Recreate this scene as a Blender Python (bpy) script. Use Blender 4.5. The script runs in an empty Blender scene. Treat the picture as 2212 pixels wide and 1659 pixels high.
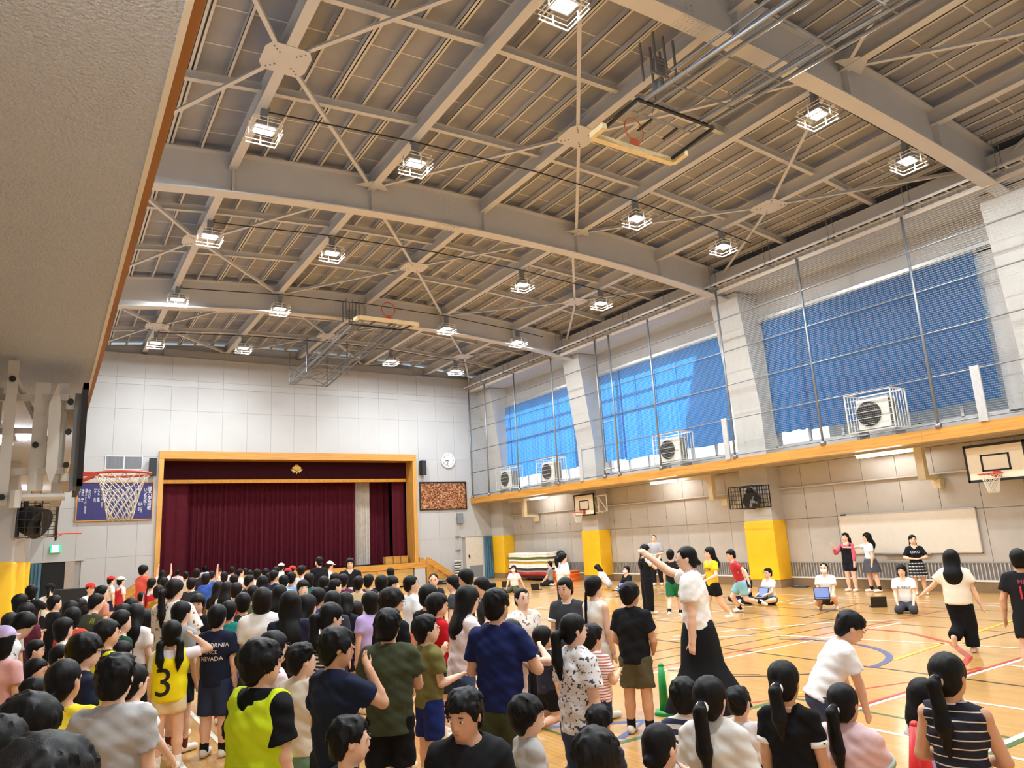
import bpy, bmesh, math, random
import numpy as np
from mathutils import Vector, Matrix
from mathutils.bvhtree import BVHTree

random.seed(7)
rng = np.random.default_rng(7)
scene = bpy.context.scene
COL = scene.collection
PI = math.pi

# ---------------------------------------------------------------- camera
IMG_W, IMG_H, F_PX = 2212.0, 1659.0, 1548.04
CAM_H = 1.85
YAW, PITCH, ROLL = 0.577536, 0.2082145, -0.0559702
_f = Vector((math.sin(YAW)*math.cos(PITCH), math.cos(YAW)*math.cos(PITCH), math.sin(PITCH)))
_r = Vector((math.cos(YAW), -math.sin(YAW), 0))
_u = _r.cross(_f)
R2 = math.cos(ROLL)*_r + math.sin(ROLL)*_u
U2 = -math.sin(ROLL)*_r + math.cos(ROLL)*_u
cam = bpy.data.cameras.new('camera'); cam_o = bpy.data.objects.new('camera', cam); COL.objects.link(cam_o)
cam.sensor_fit = 'HORIZONTAL'; cam.sensor_width = 36.0; cam.lens = 36.0*F_PX/IMG_W
cam.clip_start = 0.05; cam.clip_end = 300
cam_o.matrix_world = Matrix(((R2.x, U2.x, -_f.x, 0), (R2.y, U2.y, -_f.y, 0), (R2.z, U2.z, -_f.z, CAM_H), (0, 0, 0, 1)))
scene.camera = cam_o

def ray(px, py):
    return ((px-IMG_W/2)/F_PX)*R2 - ((py-IMG_H/2)/F_PX)*U2 + _f
CAMP = Vector((0, 0, CAM_H))
def on_z(px, py, z=0.0):
    d = ray(px, py); return CAMP + d*((z-CAM_H)/d.z)
def on_x(px, py, x):
    d = ray(px, py); return CAMP + d*(x/d.x)
def on_y(px, py, y):
    d = ray(px, py); return CAMP + d*(y/d.y)

# ---------------------------------------------------------------- world, view
world = bpy.data.worlds.new('overcast_sky'); scene.world = world; world.use_nodes = True
wn = world.node_tree.nodes; wl = world.node_tree.links
bg = wn['Background']
sky = wn.new('ShaderNodeTexSky'); sky.sky_type = 'HOSEK_WILKIE'; sky.turbidity = 6.0
sky.sun_direction = (0.75, -0.1, 0.65); sky.ground_albedo = 0.4
mixw = wn.new('ShaderNodeMixRGB'); mixw.inputs[0].default_value = 0.6
mixw.inputs[2].default_value = (0.80, 0.92, 1.0, 1)
wl.new(sky.outputs[0], mixw.inputs[1]); wl.new(mixw.outputs[0], bg.inputs[0])
bg.inputs[1].default_value = 3.0
scene.view_settings.view_transform = 'Standard'
scene.view_settings.look = 'None'
scene.view_settings.gamma = 1.0
scene.view_settings.use_curve_mapping = False
scene.view_settings.exposure = 0.0
LAMP_W = 275.0
scene.cycles.max_bounces = 6
scene.cycles.diffuse_bounces = 4
scene.cycles.adaptive_threshold = 0.02
scene.cycles.glossy_bounces = 3
scene.cycles.transmission_bounces = 4
scene.cycles.sample_clamp_indirect = 6.0
scene.cycles.use_denoising = True
scene.cycles.caustics_reflective = False
scene.cycles.caustics_refractive = False

# ---------------------------------------------------------------- materials
def lin(c):
    c = c/255.0
    return c/12.92 if c <= 0.04045 else ((c+0.055)/1.055)**2.4
def rgb(h):
    h = h.lstrip('#'); return tuple(lin(int(h[i:i+2], 16)) for i in (0, 2, 4)) + (1.0,)
MATS = {}
def mat(name, col, rough=0.6, metal=0.0, noise=0.06, nscale=8.0, bump=0.0, bscale=40.0, emit=None, estr=1.0,
        trans=0.0, coat=0.0, stretch=None, sheen=0.0, spec=None):
    if name in MATS: return MATS[name]
    m = bpy.data.materials.new(name); m.use_nodes = True; MATS[name] = m
    nt = m.node_tree; n = nt.nodes; l = nt.links; b = n['Principled BSDF']
    c = rgb(col) if isinstance(col, str) else col
    tc = n.new('ShaderNodeTexCoord'); mp = n.new('ShaderNodeMapping'); l.new(tc.outputs['Object'], mp.inputs[0])
    if stretch: mp.inputs['Scale'].default_value = stretch
    if noise > 0:
        tx = n.new('ShaderNodeTexNoise'); tx.inputs['Scale'].default_value = nscale; tx.inputs['Detail'].default_value = 4
        l.new(mp.outputs[0], tx.inputs['Vector'])
        mx = n.new('ShaderNodeMixRGB'); mx.blend_type = 'MULTIPLY'; mx.inputs[0].default_value = 1.0
        mx.inputs[1].default_value = c
        rp = n.new('ShaderNodeMapRange'); rp.inputs['From Min'].default_value = 0.25; rp.inputs['From Max'].default_value = 0.75
        rp.inputs['To Min'].default_value = 1-noise*1.6; rp.inputs['To Max'].default_value = 1+noise
        l.new(tx.outputs[0], rp.inputs[0]); l.new(rp.outputs[0], mx.inputs[2]); l.new(mx.outputs[0], b.inputs['Base Color'])
    else:
        b.inputs['Base Color'].default_value = c
    b.inputs['Roughness'].default_value = rough; b.inputs['Metallic'].default_value = metal
    if spec is not None: b.inputs['Specular IOR Level'].default_value = spec
    if coat: b.inputs['Coat Weight'].default_value = coat; b.inputs['Coat Roughness'].default_value = 0.15
    if sheen: b.inputs['Sheen Weight'].default_value = sheen
    if bump > 0:
        t2 = n.new('ShaderNodeTexNoise'); t2.inputs['Scale'].default_value = bscale; t2.inputs['Detail'].default_value = 3
        l.new(mp.outputs[0], t2.inputs['Vector'])
        bp = n.new('ShaderNodeBump'); bp.inputs['Strength'].default_value = bump; bp.inputs['Distance'].default_value = 0.02
        l.new(t2.outputs[0], bp.inputs['Height']); l.new(bp.outputs[0], b.inputs['Normal'])
    if emit:
        b.inputs['Emission Color'].default_value = rgb(emit) if isinstance(emit, str) else emit
        b.inputs['Emission Strength'].default_value = estr
    return m

# ---------------------------------------------------------------- mesh helpers
class MB:
    """collects shapes into one mesh"""
    def __init__(s): s.v = []; s.f = []; s.mi = []
    def add(s, vs, fs, mi=0):
        o = len(s.v); s.v += [tuple(v) for v in vs]; s.f += [tuple(i+o for i in f) for f in fs]; s.mi += [mi]*len(fs); return s
    def box(s, a, b, mi=0):
        x0, x1 = sorted((a[0], b[0])); y0, y1 = sorted((a[1], b[1])); z0, z1 = sorted((a[2], b[2]))
        return s.add([(x0,y0,z0),(x1,y0,z0),(x1,y1,z0),(x0,y1,z0),(x0,y0,z1),(x1,y0,z1),(x1,y1,z1),(x0,y1,z1)],
                     [(0,3,2,1),(4,5,6,7),(0,1,5,4),(1,2,6,5),(2,3,7,6),(3,0,4,7)], mi)
    def bar(s, p, q, w, h, up=(0,0,1), mi=0):
        p = Vector(p); q = Vector(q); d = (q-p).normalized(); u = Vector(up); r = d.cross(u)
        if r.length < 1e-6: r = d.cross(Vector((1,0,0)))
        r.normalize(); u = r.cross(d)
        a = r*(w/2); c = u*(h/2)
        vs = [p-a-c, p+a-c, p+a+c, p-a+c, q-a-c, q+a-c, q+a+c, q-a+c]
        return s.add(vs, [(0,1,2,3),(7,6,5,4),(0,4,5,1),(1,5,6,2),(2,6,7,3),(3,7,4,0)], mi)
    def tube(s, pts, r, n=8, mi=0, closed=False, cap=True):
        pts = [Vector(p) for p in pts]; k = len(pts); rings = []
        rs = [float(q) for q in r] if isinstance(r, (list, tuple)) else [float(r)]*k
        prev = None
        for i, p in enumerate(pts):
            if closed: t = pts[(i+1) % k]-pts[i-1]
            else: t = pts[min(i+1, k-1)]-pts[max(i-1, 0)]
            t.normalize()
            if prev is None:
                u = Vector((0,0,1)) if abs(t.z) < 0.9 else Vector((1,0,0))
            else: u = prev
            a = t.cross(u)
            if a.length < 1e-6: a = t.cross(Vector((0,1,0)))
            a.normalize(); b = a.cross(t); prev = b
            rings.append([p + rs[i]*(math.cos(2*PI*j/n)*a + math.sin(2*PI*j/n)*b) for j in range(n)])
        vs = [v for R_ in rings for v in R_]; fs = []
        m = k if closed else k-1
        for i in range(m):
            for j in range(n):
                a0 = i*n+j; a1 = i*n+(j+1) % n; i2 = (i+1) % k; b0 = i2*n+j; b1 = i2*n+(j+1) % n
                fs.append((a0, b0, b1, a1))
        if cap and not closed:
            fs.append(tuple(range(n))); fs.append(tuple(reversed(range((k-1)*n, k*n))))
        return s.add(vs, fs, mi)
    def cyl(s, p, q, r, n=12, r2=None, mi=0): return s.tube([p, q], [r, r if r2 is None else r2], n, mi)
    def ring(s, c, r, tr, axis='z', n=24, m=6, mi=0):
        pts = []
        for i in range(n):
            a = 2*PI*i/n; ca, sa = math.cos(a)*r, math.sin(a)*r
            pts.append({'z': (c[0]+ca, c[1]+sa, c[2]), 'x': (c[0], c[1]+ca, c[2]+sa), 'y': (c[0]+ca, c[1], c[2]+sa)}[axis])
        return s.tube(pts, tr, m, mi, closed=True)
    def disc(s, c, r, axis, t, n=24, mi=0):
        d = {'x': Vector((t,0,0)), 'y': Vector((0,t,0)), 'z': Vector((0,0,t))}[axis]
        return s.cyl(Vector(c), Vector(c)+d, r, n, mi=mi)
    def prism(s, poly, axis, a, b, mi=0):
        n = len(poly)
        def pt(u, v, w): return {'x': (w, u, v), 'y': (u, w, v), 'z': (u, v, w)}[axis]
        vs = [pt(u, v, a) for u, v in poly] + [pt(u, v, b) for u, v in poly]
        fs = [tuple(range(n)), tuple(reversed(range(n, 2*n)))] + [(i, i+n, (i+1) % n+n, (i+1) % n) for i in range(n)]
        return s.add(vs, fs, mi)
    def sphere(s, c, r, nu=12, nv=8, mi=0):
        rx, ry, rz = r if isinstance(r, (tuple, list)) else (r, r, r)
        vs = [(c[0], c[1], c[2]+rz)]
        for i in range(1, nv):
            th = PI*i/nv
            for j in range(nu):
                a = 2*PI*j/nu; vs.append((c[0]+rx*math.sin(th)*math.cos(a), c[1]+ry*math.sin(th)*math.sin(a), c[2]+rz*math.cos(th)))
        vs.append((c[0], c[1], c[2]-rz)); fs = []
        for j in range(nu): fs.append((0, 1+j, 1+(j+1) % nu))
        for i in range(nv-2):
            for j in range(nu):
                a = 1+i*nu; fs.append((a+j, a+nu+j, a+nu+(j+1) % nu, a+(j+1) % nu))
        e = len(vs)-1; a = 1+(nv-2)*nu
        for j in range(nu): fs.append((a+j, e, a+(j+1) % nu))
        return s.add(vs, fs, mi)
    def mesh(s, name, mats, smooth=False):
        me = bpy.data.meshes.new(name); me.from_pydata(s.v, [], s.f)
        for m in (mats if isinstance(mats, (list, tuple)) else [mats]): me.materials.append(m)
        if len(set(s.mi)) > 1: me.polygons.foreach_set('material_index', s.mi)
        bm = bmesh.new(); bm.from_mesh(me); bmesh.ops.recalc_face_normals(bm, faces=bm.faces); bm.to_mesh(me); bm.free()
        if smooth: me.polygons.foreach_set('use_smooth', [True]*len(me.polygons))
        me.update(); return me
    def build(s, name, mats, parent=None, smooth=False, loc=None):
        return link(name, s.mesh(name, mats, smooth), parent, loc)

def link(name, data, parent=None, loc=None, rot=None):
    o = bpy.data.objects.new(name, data); COL.objects.link(o)
    if parent is not None: o.parent = parent
    if loc is not None: o.location = loc
    if rot is not None: o.rotation_euler = rot
    return o
def thing(name, label, cat, loc=(0,0,0), rotz=0.0, group=None):
    o = link(name, None, None, loc, (0, 0, rotz)); o['label'] = label; o['category'] = cat
    if group: o['group'] = group
    return o
def tag(o, label, cat, group=None, kind=None):
    o['label'] = label; o['category'] = cat
    if group: o['group'] = group
    if kind: o['kind'] = kind
    return o
def structure(o, label=None):
    o['kind'] = 'structure'
    if label: o['label'] = label
    return o
def copy_tree(o, parent=None):
    c = o.copy(); COL.objects.link(c)
    if parent is not None: c.parent = parent
    for ch in list(o.children): copy_tree(ch, c)
    return c
def text_mesh(txt, size, extrude=0.002, align='CENTER', spacing=1.0, vertical=False, line=1.0):
    cu = bpy.data.curves.new('lettering', 'FONT'); cu.body = txt; cu.size = size; cu.extrude = extrude
    cu.align_x = align; cu.align_y = 'CENTER'; cu.space_character = spacing; cu.resolution_u = 3; cu.space_line = line
    o = bpy.data.objects.new('lettering', cu); COL.objects.link(o)
    dg = bpy.context.evaluated_depsgraph_get()
    me = bpy.data.meshes.new_from_object(o.evaluated_get(dg))
    bpy.data.objects.remove(o); bpy.data.curves.remove(cu)
    me.materials.clear()
    return me
# ================================================================ STRUCTURE
XR, XRC, XF = 18.1, 17.5, 16.5          # right wall, column faces, balcony fascia
XL, XLC, XLF = -0.97, -0.37, 0.26       # the same on the camera's side
YS, YB = 29.4, -1.9                     # stage wall, rear wall
ZB0, ZB1 = 3.41, 3.66                   # balcony slab
COLS = [(5.75, 6.75), (13.63, 14.65), (21.49, 22.52), (28.3, 29.4)]
GIRD = [-1.6, 6.25, 14.1, 21.95, 29.75]

M_wall = mat('painted_panel', '#b6b6b5', 0.55, noise=0.025, nscale=1.2)
M_wallr = mat('fibre_panel_beige', '#bcb7af', 0.6, noise=0.06, nscale=2.0)
M_joint = mat('panel_joint_backing', '#9a9894', 0.8, noise=0.03)
M_upper = mat('upper_concrete', '#b5b2af', 0.7, noise=0.05, nscale=1.5)
M_colp = mat('column_paint', '#c2bfba', 0.6, noise=0.04, nscale=1.5)
M_plinth = mat('brown_plinth', '#8d7657', 0.5, noise=0.06)
M_yel = mat('yellow_vinyl_pad', '#f9c421', 0.45, noise=0.05, nscale=3, bump=0.15, bscale=14)
M_wood = mat('honey_wood', '#c98f3f', 0.4, noise=0.22, nscale=3, stretch=(1.0, 0.35, 9.0), coat=0.2)
M_woodx = mat('honey_wood_along', '#c98f3f', 0.4, noise=0.22, nscale=3, stretch=(0.35, 1.0, 9.0), coat=0.2)
M_woodv = mat('honey_wood_upright', '#d29a4a', 0.4, noise=0.2, nscale=3, stretch=(7.0, 7.0, 0.35), coat=0.2)
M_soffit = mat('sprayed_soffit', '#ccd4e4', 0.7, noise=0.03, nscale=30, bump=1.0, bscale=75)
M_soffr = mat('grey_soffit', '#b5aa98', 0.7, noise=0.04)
M_alu = mat('aluminium_trim', '#d8d8d8', 0.35, 0.7, noise=0.02)
M_steel = mat('cream_steel', '#cfc4b5', 0.5, noise=0.03, nscale=2)
M_steelg = mat('galvanised_pipe', '#8c8f93', 0.4, 0.55, noise=0.08, nscale=20)
M_black = mat('black_paint', '#141414', 0.5, noise=0.05)
M_white = mat('white_paint', '#eeebe2', 0.5, noise=0.02)
M_grey = mat('grey_box', '#7d8287', 0.55, noise=0.04)
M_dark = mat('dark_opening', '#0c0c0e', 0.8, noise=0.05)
M_blue = mat('blue_drape', '#41697f', 0.8, noise=0.08, nscale=6)

# floor ------------------------------------------------------------------
def floor_material():
    m = bpy.data.materials.new('varnished_maple'); m.use_nodes = True; nt = m.node_tree; n = nt.nodes; l = nt.links; b = n['Principled BSDF']
    tc = n.new('ShaderNodeTexCoord')
    br = n.new('ShaderNodeTexBrick'); mp = n.new('ShaderNodeMapping'); mp.inputs['Rotation'].default_value = (0, 0, PI/2)
    l.new(tc.outputs['Object'], mp.inputs[0]); l.new(mp.outputs[0], br.inputs[0])
    br.inputs['Scale'].default_value = 1.0; br.inputs['Brick Width'].default_value = 0.9; br.inputs['Row Height'].default_value = 0.065
    br.inputs['Mortar Size'].default_value = 0.0012; br.inputs['Mortar Smooth'].default_value = 0.1
    br.inputs['Color1'].default_value = rgb('#cfa05f'); br.inputs['Color2'].default_value = rgb('#c69450'); br.inputs['Mortar'].default_value = rgb('#7d5a2e')
    ns = n.new('ShaderNodeTexNoise'); mp2 = n.new('ShaderNodeMapping'); mp2.inputs['Scale'].default_value = (14.0, 0.8, 1)
    l.new(tc.outputs['Object'], mp2.inputs[0]); l.new(mp2.outputs[0], ns.inputs['Vector']); ns.inputs['Scale'].default_value = 2.0; ns.inputs['Detail'].default_value = 5
    rp = n.new('ShaderNodeMapRange'); rp.inputs['To Min'].default_value = 0.72; rp.inputs['To Max'].default_value = 1.22
    l.new(ns.outputs[0], rp.inputs[0])
    mx = n.new('ShaderNodeMixRGB'); mx.blend_type = 'MULTIPLY'; mx.inputs[0].default_value = 1
    l.new(br.outputs[0], mx.inputs[1]); l.new(rp.outputs[0], mx.inputs[2]); l.new(mx.outputs[0], b.inputs['Base Color'])
    b.inputs['Roughness'].default_value = 0.3; b.inputs['Coat Weight'].default_value = 0.6; b.inputs['Coat Roughness'].default_value = 0.11
    n2 = n.new('ShaderNodeTexNoise'); n2.inputs['Scale'].default_value = 3.0; l.new(mp2.outputs[0], n2.inputs['Vector'])
    bp = n.new('ShaderNodeBump'); bp.inputs['Strength'].default_value = 0.05; bp.inputs['Distance'].default_value = 0.02
    l.new(n2.outputs[0], bp.inputs['Height']); l.new(bp.outputs[0], b.inputs['Normal']); l.new(bp.outputs[0], b.inputs['Coat Normal'])
    return m
floor = structure(MB().box((XL-0.2, YB-0.2, -0.2), (XR+0.4, YS+0.2, 0.0)).build('floor', floor_material()), 'varnished wooden gym floor with coloured court lines')
LINEC = {'white': '#f3eee0', 'red': '#b8322e', 'black': '#2c2420', 'green': '#3c6a33', 'blue': '#3f4f86', 'yellow': '#e8b81c', 'brown': '#5a3a20'}
LM = {k: mat('court_tape_'+k, v, 0.35, noise=0.05, coat=0.3) for k, v in LINEC.items()}
_zc = [0]
def court(pts, w, c, closed=False):
    """flat tape along a polyline on the floor"""
    _zc[0] += 1; z = 0.0012 + 0.00012*(_zc[0] % 20)
    P = [Vector((p[0], p[1])) for p in pts]; k = len(P); L = []; Rr = []
    for i, p in enumerate(P):
        if closed: a, b = P[i-1], P[(i+1) % k]
        else: a, b = P[max(i-1, 0)], P[min(i+1, k-1)]
        t = (b-a).normalized(); nrm = Vector((-t.y, t.x))*(w/2)
        if 0 < i < k-1 and not closed:
            t1 = (P[i]-P[i-1]).normalized(); nrm = nrm/max(0.5, t.dot(t1))
        L.append(p+nrm); Rr.append(p-nrm)
    vs = [(v.x, v.y, z) for v in L]+[(v.x, v.y, z) for v in Rr]
    fs = [(i, i+1, k+i+1, k+i) for i in range(k-1)]
    if closed: fs.append((k-1, 0, k, 2*k-1))
    return MB().add(vs, fs).build('court_line', LM[c], floor)
def arc(cx, cy, r, a0, a1, n=28): return [(cx+r*math.cos(math.radians(a0+(a1-a0)*i/n)), cy+r*math.sin(math.radians(a0+(a1-a0)*i/n))) for i in range(n+1)]
# lines across the hall
court([(1.2, 11.38), (15.55, 11.38)], 0.05, 'white'); court([(1.2, 15.9), (15.6, 15.9)], 0.05, 'white')
court([(4.9, 7.69), (15.6, 7.69)], 0.04, 'red'); court([(3.0, 7.45), (12.6, 7.45)], 0.05, 'white')
court([(3.9, 8.62), (12.45, 8.62)], 0.025, 'black'); court([(3.9, 8.12), (12.45, 8.12)], 0.025, 'black')
court([(1.4, 4.66), (15.6, 4.66)], 0.045, 'red'); court([(1.4, 4.60), (15.6, 4.60)], 0.05, 'white')
court([(1.4, 3.20), (15.6, 3.20)], 0.06, 'white'); court([(1.4, 3.14), (15.6, 3.14)], 0.05, 'green')
court([(12.35, 9.2), (14.9, 9.65)], 0.03, 'black'); court([(11.1, 5.66), (15.5, 5.6)], 0.03, 'black')
court([(9.4, 5.7), (15.4, 6.35)], 0.06, 'yellow'); court([(1.3, 19.6), (15.9, 19.6)], 0.05, 'white')
court([(1.3, 24.5), (15.9, 24.5)], 0.05, 'red'); court([(4.2, 10.0), (12.4, 10.0)], 0.03, 'green')
court([(4.2, 12.3), (12.4, 12.3)], 0.04, 'white'); court([(4.2, 13.6), (12.4, 13.6)], 0.03, 'black')
# lines along the hall
for x, w, c, a, b in ((15.62, 0.05, 'white', -1.5, 11.4), (16.0, 0.04, 'white', -1.5, 28.0), (12.45, 0.03, 'black', -1.5, 14.5), (8.8, 0.045, 'black', -1.5, 27.5),
                      (7.81, 0.05, 'white', 0.5, 4.6), (6.8, 0.05, 'green', -1.5, 5.3), (6.28, 0.05, 'white', -1.5, 4.6), (1.59, 0.05, 'white', -1.5, 27.5),
                      (1.16, 0.05, 'white', -1.5, 27.5), (13.6, 0.03, 'brown', -1.5, 24), (14.9, 0.03, 'brown', -1.5, 24), (4.2, 0.04, 'green', 5.6, 24),
                      (9.86, 0.05, 'white', 0.5, 4.6), (10.6, 0.03, 'brown', 8.6, 20)):
    court([(x, a), (x, b)], w, c)
court([(10.36, 8.07), (10.62, 7.0), (10.9, 5.9), (11.12, 4.91), (11.2, 3.2)], 0.05, 'white')
court([(9.2, 9.5), (9.93, 9.29), (11.23, 8.81), (12.24, 8.3), (13.0, 7.6)], 0.05, 'white')
court([(8.9, 9.25), (9.58, 8.91), (10.24, 8.34), (10.52, 7.23)], 0.045, 'white')
court([(11.65, 7.69), (11.69, 6.83), (11.06, 5.82), (10.11, 5.12), (9.55, 4.93)], 0.085, 'red')
court(arc(8.8, 7.1, 1.45, -92, 35), 0.09, 'blue')
court(arc(8.8, 7.6, 1.75, 225, 185), 0.035, 'black'); court([(7.2, 6.6), (7.54, 6.25), (7.98, 5.94), (8.8, 5.72)], 0.035, 'black')
court([(6.2, 5.55), (7.7, 5.04), (8.51, 4.82), (9.55, 4.72)], 0.04, 'red')
court([(4.3, 6.2), (5.08, 5.75), (4.5, 5.45)], 0.09, 'blue')
court(arc(14.5, 10.8, 0.24, 0, 360, 24)[:-1], 0.045, 'white', True)
court([(4.4, 5.35), (6.9, 5.35)], 0.07, 'green'); court([(6.9, 5.5), (7.5, 5.2)], 0.07, 'yellow')

# rear wall and camera-side wall ------------------------------------------------
wall_rear = structure(MB().box((XL-0.2, YB-0.2, 0), (XR+0.2, YB, 10.2)).build('wall_rear', M_wall))
wl_ = MB().box((XL-0.2, YB, 0), (XL, YS, 9.4))
wall_left = structure(wl_.build('wall_left', M_upper))
def soft_box(x0, y0, z0, x1, y1, z1, name, m, parent, bev=0.04, seg=3):
    bm = bmesh.new(); bmesh.ops.create_cube(bm, size=1.0)
    for v in bm.verts: v.co = Vector(((x0+x1)/2+v.co.x*(x1-x0), (y0+y1)/2+v.co.y*(y1-y0), (z0+z1)/2+v.co.z*(z1-z0)))
    bmesh.ops.bevel(bm, geom=list(bm.edges), offset=bev, segments=seg, affect='EDGES', profile=0.5)
    me = bpy.data.meshes.new(name); bm.to_mesh(me); bm.free(); me.materials.append(m)
    me.polygons.foreach_set('use_smooth', [True]*len(me.polygons))
    o = link(name, me, parent); return o
PADW = ['beside the near folding hoop', 'between the two hoop walls', 'beside the doorway with dark interior']
for i, (a, b) in enumerate(COLS):
    side = 'left'
    c = MB().box((XL, a, 0), (XLC-0.05, b, 9.0)).build('column', M_colp, wall_left)
    MB().box((XL, a-0.04, 0.0), (XLC+0.01, b+0.04, 0.2)).build('plinth', M_plinth, wall_left)
    p = soft_box(XL+0.12, a-0.05, 0.2, XLC, b+0.05 if i < 3 else b-0.01, 1.88, 'column_pad', M_yel, None, 0.045)
    tag(p, ('yellow column pad, near wall, ' + ['behind the camera side crowd', 'tall one with rounded corner by the lavender hat', 'second along before the doorway', 'last one touching the stage wall'][i]), 'wall pad', 'yellow column pads')
# camera-side balcony: sprayed soffit with wooden edge board
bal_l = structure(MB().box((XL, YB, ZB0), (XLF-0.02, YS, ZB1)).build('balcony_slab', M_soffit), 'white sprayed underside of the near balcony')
MB().box((XLF-0.022, YB, ZB0-0.006), (XLF-0.001, YS, ZB0+0.1)).build('edge_trim', M_white, bal_l)
MB().box((XLF, YB, ZB0), (XLF+0.03, YS, ZB1+0.02)).build('fascia_board', mat('shaded_wood_edge', '#a56f3a', 0.5, noise=0.2, nscale=3, stretch=(1.0, 0.35, 9.0)), bal_l)  # darker wood tone paints the shade onto this edge board

# far side wall (facing the camera) ----------------------------------------------
wall_right = structure(MB().box((XR+0.02, YB, 0), (XR+0.25, YS, ZB1)).build('wall_right', M_joint), 'beige panelled side wall under the balcony')
WP = [y for y in np.arange(YB, YS, 0.925)]
pm = {}
def panel_mesh(key, size, m, bev=0.0):
    if key not in pm: pm[key] = MB().box((0, 0, 0), size).mesh('panel', m)
    return pm[key]
for i in range(len(WP)):
    y0 = WP[i]; w = min(0.925, YS-y0)-0.012
    link('panel', panel_mesh(('r1', round(w, 2)), (0.03, w, 1.19), M_wallr), wall_right, (XR, y0, 0.68))
    link('panel', panel_mesh(('r2', round(w, 2)), (0.03, w, 0.85), M_wallr), wall_right, (XR, y0, 1.885))
    link('panel', panel_mesh(('r3', round(w, 2)), (0.03, w, 0.62), M_wallr), wall_right, (XR-0.06, y0, 2.78))
    link('clip', panel_mesh('clip', (0.012, 0.018, 0.07), M_grey), wall_right, (XR-0.011, y0-0.009, 2.15))
MB().box((XR-0.1, YB, 2.735), (XR+0.02, YS, 2.775)).build('ledge', M_colp, wall_right)
MB().box((XR-0.05, YB, 0), (XR+0.02, YS, 0.235)).build('plinth', M_plinth, wall_right)
MB().box((XR-0.07, YB, 0.235), (XR+0.02, YS, 0.275)).build('vent_sill', M_white, wall_right)
MB().box((XR-0.012, YB, 0.645), (XR+0.02, YS, 0.68)).build('vent_head', M_joint, wall_right)
slat = MB().box((-0.012, -0.012, 0), (0.012, 0.012, 0.37)).mesh('vent_slat', M_alu)
ys = [y for y in np.arange(5.4, YS-1.2, 0.085) if not any(a-0.02 < y < b+0.02 for a, b in COLS)]
for y in ys[:285]: link('vent_slat', slat, wall_right, (XR-0.02, y, 0.275))
for i, (a, b) in enumerate(COLS):
    MB().box((XRC+0.04, a+0.02, 0.0), (XR+0.02, b-0.02, ZB0)).build('column', M_colp, wall_right)
    MB().box((XRC-0.0, a-0.03, 0.0), (XR, b+0.03, 0.2)).build('plinth', M_plinth, wall_right)
    if i == 0: continue
    p = soft_box(XRC, a-0.01, 0.2, XR-0.02, b+0.01 if i < 3 else b-0.01, 1.88, 'column_pad', M_yel, None, 0.03)
    tag(p, 'yellow column pad, far wall, ' + ['', 'below the caged fan beside the whiteboard', 'between orange boards and the far hoop', 'in the corner next to the blue drape'][i], 'wall pad', 'yellow column pads')
# upper storey wall with windows
wall_upper = structure(MB().box((XR, YB, 7.75), (XR+0.25, YS, 9.3)).build('wall_upper', M_upper), 'pale upper side wall above the balcony')
MB().box((XR, YB, ZB1), (XR+0.25, YS, 4.0)).build('sill_wall', M_upper, wall_upper)
BAYS = [(-1.0, 5.75), (6.75, 13.63), (14.65, 21.49), (22.52, 29.35)]
WIN = [(-0.6, 5.4), (7.35, 13.55), (14.95, 21.25), (22.95, 29.0)]
for (a, b), (c, d) in zip(BAYS, WIN):
    MB().box((XR, a-0.01, 3.95), (XR+0.25, c, 7.8)).build('pier', M_upper, wall_upper)
    MB().box((XR, d, 3.95), (XR+0.25, b+0.3, 7.8)).build('pier', M_upper, wall_upper)
    MB().box((XR-0.1, a, 7.86), (XR+0.02, b, 7.95)).build('curtain_pelmet', M_alu, wall_upper)
for i, (a, b) in enumerate(COLS):   # raking columns
    MB().prism([(XR+0.05, ZB1), (XRC+0.12, ZB1), (XRC+0.12, 5.2), (XRC-0.35, 8.7), (XR+0.05, 8.7)], 'y', a, b).build('raking_column', M_colp, wall_upper)
M_glass = mat('bright_glazing', '#eaf4ff', 0.1, noise=0)
nt = M_glass.node_tree; n = nt.nodes; b_ = n['Principled BSDF']
_tr = n.new('ShaderNodeBsdfTransparent'); _mx = n.new('ShaderNodeMixShader'); _mx.inputs[0].default_value = 0.06
nt.links.new(_tr.outputs[0], _mx.inputs[1]); nt.links.new(b_.outputs[0], _mx.inputs[2]); nt.links.new(_mx.outputs[0], n['Material Output'].inputs[0])
for k, (c, d) in enumerate(WIN):
    w = structure(MB().box((XR+0.12, c, 4.0), (XR+0.125, d, 7.8)).build('window_%d' % (k+1), M_glass))
    nm = 6
    fr = MB()
    for j in range(nm+1):
        y = c+(d-c)*j/nm; MB().box((XR+0.09, y-0.035, 3.98), (XR+0.16, y+0.035, 7.82)).build('mullion', M_alu, w)
    for z in (4.0, 6.35, 6.95, 7.78): MB().box((XR+0.09, c, z-0.035), (XR+0.16, d, z+0.035)).build('transom', M_alu, w)
# far balcony slab
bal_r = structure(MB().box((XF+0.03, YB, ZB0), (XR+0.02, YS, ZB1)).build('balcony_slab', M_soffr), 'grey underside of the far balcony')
nseg = 9
for j in range(nseg):
    y0 = YB+(YS-YB)*j/nseg; MB().box((XF, y0+0.002, ZB0-0.01), (XF+0.03, YB+(YS-YB)*(j+1)/nseg-0.002, ZB1+0.005)).build('fascia_board', M_wood, bal_r)
MB().box((XF+0.6, YB, ZB0-0.05), (XF+0.66, YS, ZB0)).build('soffit_batten', M_soffr, bal_r)

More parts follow.
